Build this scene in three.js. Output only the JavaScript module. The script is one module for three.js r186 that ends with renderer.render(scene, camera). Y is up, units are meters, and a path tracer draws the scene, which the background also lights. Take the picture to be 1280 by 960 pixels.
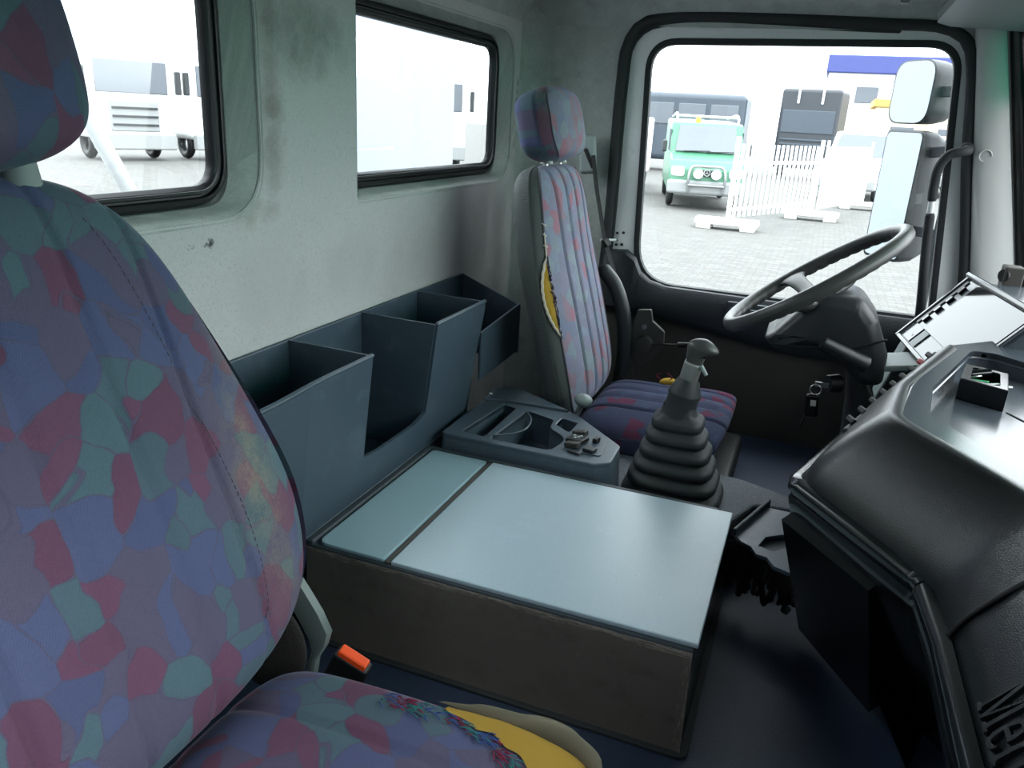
import * as THREE from 'three';
import { RoundedBoxGeometry } from 'three/addons/geometries/RoundedBoxGeometry.js';
import { mergeGeometries, mergeVertices, toCreasedNormals } from 'three/addons/utils/BufferGeometryUtils.js';
import { TextGeometry } from 'three/addons/geometries/TextGeometry.js';
import { FontLoader } from 'three/addons/loaders/FontLoader.js';

// ---------------------------------------------------------------- camera, sky, exposure
// x: forward in the truck, y: up, z: towards the passenger door; metres, cab floor at y = 0
const scene = new THREE.Scene();
const camera = new THREE.PerspectiveCamera(52.56, 1280 / 960, 0.02, 400);
camera.position.set(0, 0.887, 0);
camera.up.set(-0.16764, 0.94362, -0.28545);
camera.lookAt(-0.32828, 0.887 - 0.32645, -0.88637);
scene.add(camera);

const renderer = new THREE.WebGLRenderer({ antialias: true });
renderer.toneMapping = THREE.LinearToneMapping;
renderer.toneMappingExposure = 1.0;
renderer.shadowMap.enabled = true;

// bright overcast sky: brighter towards the zenith, the same all round
{
  const W = 64, H = 128, data = new Float32Array(W * H * 4);
  for (let r = 0; r < H; r++) {
    const el = ((r + 0.5) / H - 0.5) * Math.PI, s = Math.max(0, Math.sin(el));
    const L = el > 0 ? (1 + 0.9 * s) * 0.62 : 0.3;
    for (let c = 0; c < W; c++) data.set([L * 0.97, L * 1.0, L * 1.04, 1], (r * W + c) * 4);
  }
  const sky = new THREE.DataTexture(data, W, H, THREE.RGBAFormat, THREE.FloatType);
  sky.mapping = THREE.EquirectangularReflectionMapping;
  sky.magFilter = THREE.LinearFilter;
  sky.needsUpdate = true;
  scene.background = sky;
  scene.environment = sky;
  scene.backgroundIntensity = 8.8;
  scene.environmentIntensity = 8.8;
}

// ---------------------------------------------------------------- small tools
function rng(seed) {
  let s = seed >>> 0;
  return () => { s = (s + 0x6d2b79f5) | 0; let t = Math.imul(s ^ (s >>> 15), 1 | s); t = (t + Math.imul(t ^ (t >>> 7), 61 | t)) ^ t; return ((t ^ (t >>> 14)) >>> 0) / 4294967296; };
}
const V = (x, y, z) => new THREE.Vector3(x, y, z);
const lerp = (a, b, t) => a + (b - a) * t;
const clamp = (x, a, b) => Math.min(b, Math.max(a, x));
const sstep = (a, b, x) => { const t = clamp((x - a) / (b - a), 0, 1); return t * t * (3 - 2 * t); };
const used = new Map();
function numbered(name) {
  const n = used.get(name) ?? 0; used.set(name, n + 1);
  return n ? name + '_' + String(n).padStart(3, '0') : name;
}
function boxUV(g) {      // uv in metres by the way each face looks
  if (g.index) g = g.toNonIndexed();
  const p = g.attributes.position, uv = new Float32Array(p.count * 2), a = V(), b = V(), c = V();
  for (let i = 0; i < p.count; i += 3) {
    a.fromBufferAttribute(p, i); b.fromBufferAttribute(p, i + 1); c.fromBufferAttribute(p, i + 2);
    const n = b.clone().sub(a).cross(c.clone().sub(a)), ax = Math.abs(n.x), ay = Math.abs(n.y), az = Math.abs(n.z);
    [a, b, c].forEach((q, k) => {
      const t = ay >= ax && ay >= az ? [q.x, q.z] : ax >= az ? [q.z, q.y] : [q.x, q.y];
      uv[(i + k) * 2] = t[0]; uv[(i + k) * 2 + 1] = t[1];
    });
  }
  g.setAttribute('uv', new THREE.BufferAttribute(uv, 2));
  return g;
}
function merge(list) {
  return list.length === 1 ? list[0] : mergeGeometries(list.map((g) => {
    g = g.index ? g.toNonIndexed() : g;
    for (const k of Object.keys(g.attributes)) if (!['position', 'normal', 'uv'].includes(k)) g.deleteAttribute(k);
    return g;
  }));
}
function part(parent, name, geo, mat, label) {
  if (Array.isArray(geo)) geo = merge(geo);
  const m = new THREE.Mesh(geo, mat);
  m.name = numbered(name); m.castShadow = m.receiveShadow = true;
  if (label) m.userData.label = label;
  parent.add(m);
  return m;
}
function thing(name, label, category, group, at = [0, 0, 0]) {
  const o = new THREE.Group(); o.name = numbered(name); o.userData = { label, category };
  if (group) o.userData.group = group;
  o.position.set(...at);
  scene.add(o);
  return o;
}
function single(name, geo, mat, label, category, group) {
  const m = part(scene, name, geo, mat, label);
  m.userData.category = category;
  if (group) m.userData.group = group;
  return m;
}
function structure(name, geo, mat) {
  const m = part(scene, name, geo, mat); m.name = name; m.userData.kind = 'structure';
  return m;
}
function structGroup(name) {
  const o = new THREE.Group(); o.name = name; o.userData.kind = 'structure'; scene.add(o); return o;
}
function place(geo, pos, rot = [0, 0, 0], order = 'XYZ') {
  geo.applyMatrix4(new THREE.Matrix4().compose(V(...pos), new THREE.Quaternion().setFromEuler(new THREE.Euler(...rot, order)), V(1, 1, 1)));
  return geo;
}
function rbox(w, h, d, r, pos = [0, 0, 0], rot = [0, 0, 0]) {
  return place(boxUV(new RoundedBoxGeometry(w, h, d, 3, Math.min(r, w / 2.01, h / 2.01, d / 2.01))), pos, rot);
}
function bar(a, b, w, h, r = 0.003) {      // a rounded box from a to b
  const A = V(...a), B = V(...b), d = B.clone().sub(A), g = boxUV(new RoundedBoxGeometry(w, h, d.length(), 2, Math.min(r, w / 2.1, h / 2.1)));
  const m = new THREE.Matrix4().lookAt(B, A, Math.abs(d.y) > 0.95 * d.length() ? V(1, 0, 0) : V(0, 1, 0)).setPosition(A.add(B).multiplyScalar(0.5));
  return g.applyMatrix4(m);
}
function tube(pts, r, radial = 10, seg = 0, closed = false) {
  const c = new THREE.CatmullRomCurve3(pts.map((p) => V(...p)), closed, 'centripetal');
  const t = new THREE.TubeGeometry(c, seg || pts.length * 8, r, radial, closed);
  if (closed) return t;
  const list = [t];
  for (const p of [pts[0], pts[pts.length - 1]]) list.push(place(new THREE.SphereGeometry(r, radial, 6), p));
  return merge(list);
}
function cyl(r0, r1, a, b, seg = 24) {      // capped, r0 at a, r1 at b
  const A = V(...a), B = V(...b), d = B.clone().sub(A), g = new THREE.CylinderGeometry(r1, r0, d.length(), seg);
  g.applyQuaternion(new THREE.Quaternion().setFromUnitVectors(V(0, 1, 0), d.normalize()));
  return g.translate((a[0] + b[0]) / 2, (a[1] + b[1]) / 2, (a[2] + b[2]) / 2);
}
function lathe(profile, seg, pos, axis = [0, 1, 0]) {
  const g = new THREE.LatheGeometry(profile.map((p) => new THREE.Vector2(p[0], p[1])), seg);
  g.applyQuaternion(new THREE.Quaternion().setFromUnitVectors(V(0, 1, 0), V(...axis).normalize()));
  return g.translate(...pos);
}
// grid of points fn(u, v) -> [x, y, z, s, t]
function grid(nu, nv, fn, flip = false) {
  const P = [], U = [], I = [];
  for (let j = 0; j <= nv; j++) for (let i = 0; i <= nu; i++) { const q = fn(i / nu, j / nv); P.push(q[0], q[1], q[2]); U.push(q[3] ?? i / nu, q[4] ?? j / nv); }
  for (let j = 0; j < nv; j++) for (let i = 0; i < nu; i++) {
    const a = j * (nu + 1) + i, b = a + 1, c = a + nu + 1, d = c + 1;
    if (flip) I.push(a, c, b, b, c, d); else I.push(a, b, c, b, d, c);
  }
  const g = new THREE.BufferGeometry();
  g.setAttribute('position', new THREE.Float32BufferAttribute(P, 3));
  g.setAttribute('uv', new THREE.Float32BufferAttribute(U, 2));
  g.setIndex(I); g.computeVertexNormals();
  return g;
}
// loft through rails of equal length (each a list of [x, y, z]); uv in metres along
function loft(rails, flip = false, crease = 0.6) {
  const n = rails[0].length, P = [], U = [], I = [];
  let t = 0;
  rails.forEach((r, j) => {
    if (j) t += V(...r[n >> 1]).distanceTo(V(...rails[j - 1][n >> 1]));
    let s = 0;
    r.forEach((p, i) => { if (i) s += V(...p).distanceTo(V(...r[i - 1])); P.push(...p); U.push(s, t); });
  });
  for (let j = 0; j < rails.length - 1; j++) for (let i = 0; i < n - 1; i++) {
    const a = j * n + i, b = a + 1, c = a + n, d = c + 1;
    if (flip) I.push(a, c, b, b, c, d); else I.push(a, b, c, b, d, c);
  }
  const g = new THREE.BufferGeometry();
  g.setAttribute('position', new THREE.Float32BufferAttribute(P, 3));
  g.setAttribute('uv', new THREE.Float32BufferAttribute(U, 2));
  g.setIndex(I);
  return toCreasedNormals(g, crease);
}
// polygon with rounded corners: pts [[x, y, r], ...] -> list of [x, y]
function rounded(pts, steps = 6) {
  const out = [], n = pts.length;
  pts.forEach((p, i) => {
    const a = pts[(i + n - 1) % n], b = pts[(i + 1) % n], r = p[2] || 0;
    if (!r) { out.push([p[0], p[1]]); return; }
    const da = Math.hypot(a[0] - p[0], a[1] - p[1]), db = Math.hypot(b[0] - p[0], b[1] - p[1]);
    const ua = [(a[0] - p[0]) / da, (a[1] - p[1]) / da], ub = [(b[0] - p[0]) / db, (b[1] - p[1]) / db];
    const half = Math.acos(clamp(ua[0] * ub[0] + ua[1] * ub[1], -1, 1)) / 2, k = Math.min(r / Math.tan(half), da * 0.49, db * 0.49);
    const A = [p[0] + ua[0] * k, p[1] + ua[1] * k], B = [p[0] + ub[0] * k, p[1] + ub[1] * k], w = 1 - Math.sin(half) * 0.0;
    for (let s = 0; s <= steps; s++) {
      const t = s / steps, x = (1 - t) * (1 - t) * A[0] + 2 * t * (1 - t) * p[0] * w + t * t * B[0], y = (1 - t) * (1 - t) * A[1] + 2 * t * (1 - t) * p[1] * w + t * t * B[1];
      out.push([x, y]);
    }
  });
  return out;
}
const shapeOf = (pts, holes = []) => {
  const s = new THREE.Shape(pts.map((p) => new THREE.Vector2(p[0], p[1])));
  for (const h of holes) s.holes.push(new THREE.Path(h.map((p) => new THREE.Vector2(p[0], p[1]))));
  return s;
};
function extrude(pts, depth, holes = [], bevel = 0) {
  const g = new THREE.ExtrudeGeometry(shapeOf(pts, holes), { depth: depth - 2 * bevel, bevelEnabled: bevel > 0, bevelThickness: bevel, bevelSize: bevel, bevelOffset: -bevel, bevelSegments: 2 });
  return bevel ? g.translate(0, 0, bevel) : g;
}
const neg = (pts, k) => pts.map((p) => (k ? [p[0], -p[1]] : [-p[0], p[1]]));
// plan [x, z] raised from y0 to y1
const raise = (pts, y0, y1, holes = [], bevel = 0) => boxUV(extrude(neg(pts, 1), y1 - y0, holes.map((h) => neg(h, 1)), bevel).rotateX(-Math.PI / 2).translate(0, y0, 0));
// outline [z, y] made solid from x0 to x1
const wallX = (pts, x0, x1, holes = [], bevel = 0) => boxUV(extrude(neg(pts), x1 - x0, holes.map((h) => neg(h)), bevel).rotateY(Math.PI / 2).translate(x0, 0, 0));
// outline [x, y] made solid from z0 to z1
const wallZ = (pts, z0, z1, holes = [], bevel = 0) => boxUV(extrude(pts, z1 - z0, holes, bevel).translate(0, 0, z0));
// a profile [[outwards, depth], ...] swept round a closed outline; to3(a, b, d) places it
function ring(outline, profile, to3) {
  const n = outline.length;
  let area = 0;
  outline.forEach((p, i) => { const q = outline[(i + 1) % n]; area += p[0] * q[1] - q[0] * p[1]; });
  const sign = area > 0 ? 1 : -1;
  const nrm = outline.map((p, i) => { const a = outline[(i + n - 1) % n], b = outline[(i + 1) % n], l = Math.hypot(b[0] - a[0], b[1] - a[1]) || 1; return [sign * (b[1] - a[1]) / l, -sign * (b[0] - a[0]) / l]; });
  const rails = profile.map(([o, d]) => [...outline, outline[0]].map((p, i) => to3(p[0] + nrm[i % n][0] * o, p[1] + nrm[i % n][1] * o, d)));
  return loft(rails, false, 0.9);
}

// ---------------------------------------------------------------- textures
function canvasTexture(w, h, draw, srgb = true) {
  const c = document.createElement('canvas'); c.width = w; c.height = h;
  draw(c.getContext('2d'), w, h);
  const t = new THREE.CanvasTexture(c);
  t.wrapS = t.wrapT = THREE.RepeatWrapping;
  if (srgb) t.colorSpace = THREE.SRGBColorSpace;
  return t;
}
function dataTexture(w, h, fn, srgb = false) {      // fn(x, y) -> [r, g, b] 0..1
  const d = new Uint8Array(w * h * 4);
  for (let y = 0; y < h; y++) for (let x = 0; x < w; x++) { const c = fn(x, y); d.set([clamp(c[0] * 255, 0, 255), clamp(c[1] * 255, 0, 255), clamp(c[2] * 255, 0, 255), 255], (y * w + x) * 4); }
  const t = new THREE.DataTexture(d, w, h);
  t.wrapS = t.wrapT = THREE.RepeatWrapping; t.magFilter = THREE.LinearFilter; t.needsUpdate = true;
  if (srgb) t.colorSpace = THREE.SRGBColorSpace;
  return t;
}
function noiseTable(n, seed) { const r = rng(seed), a = new Float32Array(n * n); for (let i = 0; i < a.length; i++) a[i] = r(); return (x, y) => {
  const xi = Math.floor(x), yi = Math.floor(y), fx = x - xi, fy = y - yi, m = (v) => ((v % n) + n) % n, u = fx * fx * (3 - 2 * fx), v = fy * fy * (3 - 2 * fy);
  return lerp(lerp(a[m(yi) * n + m(xi)], a[m(yi) * n + m(xi + 1)], u), lerp(a[m(yi + 1) * n + m(xi)], a[m(yi + 1) * n + m(xi + 1)], u), v); }; }
const scaled = (t, perMetre, perMetreY = perMetre) => { const c = t.clone(); c.repeat.set(perMetre, perMetreY); c.needsUpdate = true; return c; };

function speckle(g, W, H, seed, n, dark, light, a, s = 1.5) {
  const r = rng(seed);
  for (let i = 0; i < n; i++) { g.fillStyle = r() < 0.5 ? `rgba(${dark},${a * r()})` : `rgba(${light},${a * r()})`; g.fillRect(r() * W, r() * H, s * (0.5 + r()), s * (0.5 + r())); }
}
function blotches(g, seed, list) {        // dried stains: many soft overlapping grains
  const r = rng(seed);
  for (const [x, y, rx, ry, col, a, n] of list) for (let i = 0; i < n; i++) {
    const q = Math.sqrt(r()), t = r() * 6.283, s = (rx + ry) * (0.06 + 0.12 * r());
    g.fillStyle = `rgba(${col},${a * (0.3 + r())})`;
    g.beginPath(); g.ellipse(x + Math.cos(t) * q * rx, y + Math.sin(t) * q * ry, s, s * (0.5 + r()), r() * 3, 0, 6.3); g.fill();
  }
}
const twill = dataTexture(64, 64, (x, y) => { const k = 0.5 + 0.5 * Math.sin(((x * 4 + y * 2) / 64) * 6.2832 * 2), w = 0.5 + 0.5 * Math.sin((y / 64) * 6.2832 * 8); const v = 0.6 * k + 0.4 * w; return [v, v, v]; });
const n64 = noiseTable(64, 77), n64b = noiseTable(64, 78);
const fbm = (x, y, p, oct = 4) => { let s = 0, a = 0.5, f = p; for (let i = 0; i < oct; i++) { s += a * n64(x * f + i * 13.7, y * f + i * 7.3); a *= 0.5; f *= 2; } return s; };
// seat cloth: interlocking rounded patches of red, blue and green on mauve, in a fine twill; w x h pixels over mx x my metres
function patchCloth(w, h, mx, my, size, seed, ground, colors, contrastLine, stain) {
  const r = rng(seed), N = 64, jx = [], jy = [], pick = [], wt = [], ca = [], sa = [], el = [];
  for (let i = 0; i < N * N; i++) { jx.push(r()); jy.push(r()); pick.push(r() < 0.27 ? ground : colors[Math.floor(r() * colors.length)]); wt.push(r()); const t = r() * Math.PI; ca.push(Math.cos(t)); sa.push(Math.sin(t)); el.push(1 + 0.9 * r()); }
  const hex = (c) => [parseInt(c.slice(1, 3), 16) / 255, parseInt(c.slice(3, 5), 16) / 255, parseInt(c.slice(5, 7), 16) / 255], G = hex(ground), C = pick.map(hex);
  return dataTexture(w, h, (x, y) => {
    const X = (x / w) * mx, Y = (y / h) * my, gx = X / size + 0.55 * (n64(X * 38, Y * 38) - 0.5) + 0.05 * (n64b(X * 120, Y * 120) - 0.5), gy = Y / size * 0.92 + 0.55 * (n64b(X * 38 + 9, Y * 38) - 0.5) + 0.05 * (n64(X * 120, Y * 120 + 5) - 0.5), ix = Math.floor(gx), iy = Math.floor(gy);
    let d1 = 9, d2 = 9, k1 = 0;
    for (let b = -1; b <= 1; b++) for (let a = -1; a <= 1; a++) { const k = (((iy + b) % N) + N) % N * N + (((ix + a) % N) + N) % N, dx = gx - ix - a - jx[k], dy = gy - iy - b - jy[k], d = Math.hypot(dx * ca[k] + dy * sa[k], (dy * ca[k] - dx * sa[k]) * el[k]) - 0.3 * wt[k]; if (d < d1) { d2 = d1; d1 = d; k1 = k; } else if (d < d2) d2 = d; }
    const gap = d2 - d1, inside = gap > 0.035 ? 1 : 0, c = inside ? C[k1] : G, th = 0.94 + 0.09 * ((x + y * 2) % 4 < 2 ? 1 : 0) + 0.07 * (n64b(x * 0.7, y * 0.7) - 0.5) + (gap > 0.03 && gap < 0.06 ? -contrastLine : 0);
    let q = [c[0] * th, c[1] * th, c[2] * th];
    if (stain) { const m = stain(X, Y); if (m) q = q.map((e, i) => lerp(e, [0.50, 0.47, 0.42][i] * th, m)); }
    return q;
  }, true);
}
const grainy = (X, Y) => clamp(fbm(X * 6, Y * 6, 4) * 1.5 - 0.3 + 0.35 * (n64b(X * 500, Y * 500) - 0.5), 0, 1);
const texSeatNear = patchCloth(1024, 1536, 0.6, 0.9, 0.034, 11, '#565166', ['#4c5271', '#505675', '#4d606a', '#4b5d67', '#644459', '#65465b', '#4e636c', '#614357'], 0.06, (X, Y) => clamp(grainy(X, Y) * (1.1 * Math.exp(-Math.pow((X - 0.125) / 0.035, 2) - Math.pow((Y - 0.17) / 0.12, 2)) + 0.5 * Math.exp(-Math.pow((X - 0.10) / 0.03, 2) - Math.pow((Y - 0.28) / 0.1, 2))) * 1.2, 0, 0.7));
const texSeatFadedLit = patchCloth(768, 768, 0.6, 0.6, 0.034, 31, '#83859c', ['#7d849e', '#848fa4', '#957f90', '#a07586', '#8794a0', '#8887a0'], 0.02, (X, Y) => clamp(grainy(X * 2, Y * 2) * 0.3, 0, 0.25));  // lighter copy of the seat cloth: fading and window light both in its colour
const texSeatNavy = patchCloth(768, 768, 0.6, 0.6, 0.032, 41, '#3d4258', ['#3b4259', '#404860', '#5a3046', '#3e4058', '#384056'], 0.04);
// moulded leather grain
const grain = dataTexture(256, 256, (x, y) => { let best = 9, second = 9; const S = 20, gx = (x / 256) * S, gy = (y / 256) * S, ix = Math.floor(gx), iy = Math.floor(gy);
  for (let j = -1; j <= 1; j++) for (let i = -1; i <= 1; i++) { const cx = ((ix + i) % S + S) % S, cy = ((iy + j) % S + S) % S, px = ix + i + n64(cx * 1.0 + 0.001, cy + 0.001), py = iy + j + n64b(cx + 0.001, cy + 0.001), d = Math.hypot(gx - px, gy - py); if (d < best) { second = best; best = d; } else if (d < second) second = d; }
  const v = clamp((second - best) * 1.6, 0, 1); return [v, v, v]; });
const fine = dataTexture(256, 256, (x, y) => { const v = 0.35 * n64(x / 4, y / 4) + 0.65 * n64b(x * 1.0, y * 1.0 + 0.5); return [v, v, v]; });
// roof and wall cloth: grey, woven on the slant
const weave = dataTexture(128, 128, (x, y) => { const a = 0.5 + 0.5 * Math.sin(((x + y) / 128) * 6.2832 * 16), b = 0.5 + 0.5 * Math.sin(((x - y) / 128) * 6.2832 * 16); const v = a * b; return [v, v, v]; });
const texCloth = dataTexture(512, 512, (x, y) => { const a = n64b(x * 0.5, y * 0.5), b = fbm(x / 512, y / 512, 8), c = 0.5 + 0.5 * Math.sin(((x + y) / 512) * 6.2832 * 64) ; const v = 0.80 + 0.12 * (a - 0.5) + 0.14 * (b - 0.45) + 0.05 * (c - 0.5); return [v * 0.985, v * 1.0, v * 0.985]; }, true);
// rear wall cloth laid out once over the wall (u: z from -2.4 to 0, v: y from 0 to 1.25), with rubbed-in dirt
const texRear = canvasTexture(2048, 1024, (g, W, H) => {
  g.fillStyle = '#c6c6c5'; g.fillRect(0, 0, W, H);
  const X = (z) => ((z + 2.4) / 2.4) * W, Y = (y) => (1 - y / 1.25) * H;
  speckle(g, W, H, 51, 420000, '70,78,80', '246,248,250', 0.2, 1.2);
  const k = (z, y, rx, ry, col, a, n) => [X(z), Y(y), rx * W / 2.4, ry * H / 1.25, col, a, n];
  blotches(g, 52, [
    k(-0.965, 0.672, 0.014, 0.006, '50,54,54', 0.3, 26), k(-0.925, 0.67, 0.008, 0.005, '50,54,54', 0.25, 12),
    k(-1.13, 0.92, 0.012, 0.18, '96,88,78', 0.03, 130), k(-1.07, 0.71, 0.07, 0.02, '110,100,88', 0.03, 90),
    k(-1.24, 0.99, 0.11, 0.06, '80,82,78', 0.03, 160), k(-2.26, 0.95, 0.01, 0.04, '60,56,52', 0.1, 40), k(-2.25, 0.80, 0.03, 0.07, '90,82,74', 0.04, 90),
    k(-1.5, 0.56, 0.5, 0.05, '150,146,140', 0.018, 160), k(-2.05, 0.6, 0.1, 0.14, '120,112,104', 0.02, 120), k(-2.2, 0.35, 0.15, 0.15, '120,112,100', 0.04, 100),
  ]);
});
texRear.wrapS = texRear.wrapT = THREE.ClampToEdgeWrapping;
// scuffed dark plastic
function scuffed(base, seed, marks, scratches, col = '150,150,145') {
  return canvasTexture(1024, 1024, (g, W, H) => {
    g.fillStyle = base; g.fillRect(0, 0, W, H);
    const r = rng(seed);
    speckle(g, W, H, seed + 1, 40000, '0,0,0', col, 0.12);
    for (let i = 0; i < marks; i++) blotches(g, seed + 10 + i, [[r() * W, r() * H, 20 + 80 * r(), 15 + 60 * r(), col, 0.012 + 0.02 * r(), 40]]);
    for (let i = 0; i < scratches; i++) { g.strokeStyle = `rgba(${col},${0.1 + 0.3 * r()})`; g.lineWidth = 0.6 + r(); const x = r() * W, y = r() * H; g.beginPath(); g.moveTo(x, y); g.lineTo(x + (r() - 0.5) * 70, y + (r() - 0.5) * 70); g.stroke(); }
  });
}
const texPocket = scuffed('#3d4b57', 201, 40, 40, '150,158,150');
const texBoxSide = scuffed('#474542', 202, 60, 70, '128,116,104');
const texDusty = scuffed('#4b565f', 203, 50, 60, '140,140,132');
const texBoxNear = canvasTexture(2048, 560, (g, W, H) => {       // 0.65 m x 0.178 m, the near wall of the box
  g.fillStyle = '#5c5751'; g.fillRect(0, 0, W, H);
  const r = rng(220);
  speckle(g, W, H, 221, 60000, '0,0,0', '140,130,118', 0.14);
  for (let i = 0; i < 70; i++) blotches(g, 230 + i, [[r() * W, r() * H, 30 + 120 * r(), 20 + 60 * r(), r() < 0.5 ? '120,108,96' : '30,28,26', 0.012 + 0.02 * r(), 40]]);
  for (let i = 0; i < 900; i++) { const x = Math.pow(r(), 0.8) * W, k = 0.4 + 0.6 * Math.abs(Math.sin(x / 170)), y = Math.pow(r(), 2) * 34 * k; g.fillStyle = `rgba(168,160,150,${0.10 + 0.3 * r()})`; g.fillRect(x, y, 10 + 60 * r(), 1 + 5 * r()); }
  for (let i = 0; i < 260; i++) { const y = r() * H; g.fillStyle = `rgba(150,140,130,${0.06 + 0.2 * r()})`; g.fillRect(W - 4 - Math.pow(r(), 2) * 40, y, 2 + 5 * r(), 8 + 30 * r()); }
  for (let i = 0; i < 60; i++) { g.strokeStyle = `rgba(170,160,148,${0.1 + 0.35 * r()})`; g.lineWidth = 1 + 2 * r(); const x = r() * W, y = r() * H; g.beginPath(); g.moveTo(x, y); g.lineTo(x + (r() - 0.5) * 60, y + (r() - 0.5) * 60); g.stroke(); }
});
const texLid = scuffed('#a3b5be', 204, 14, 26, '205,212,216');
const texWhitePaint = scuffed('#eceeec', 206, 10, 10, '120,112,104');

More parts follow.
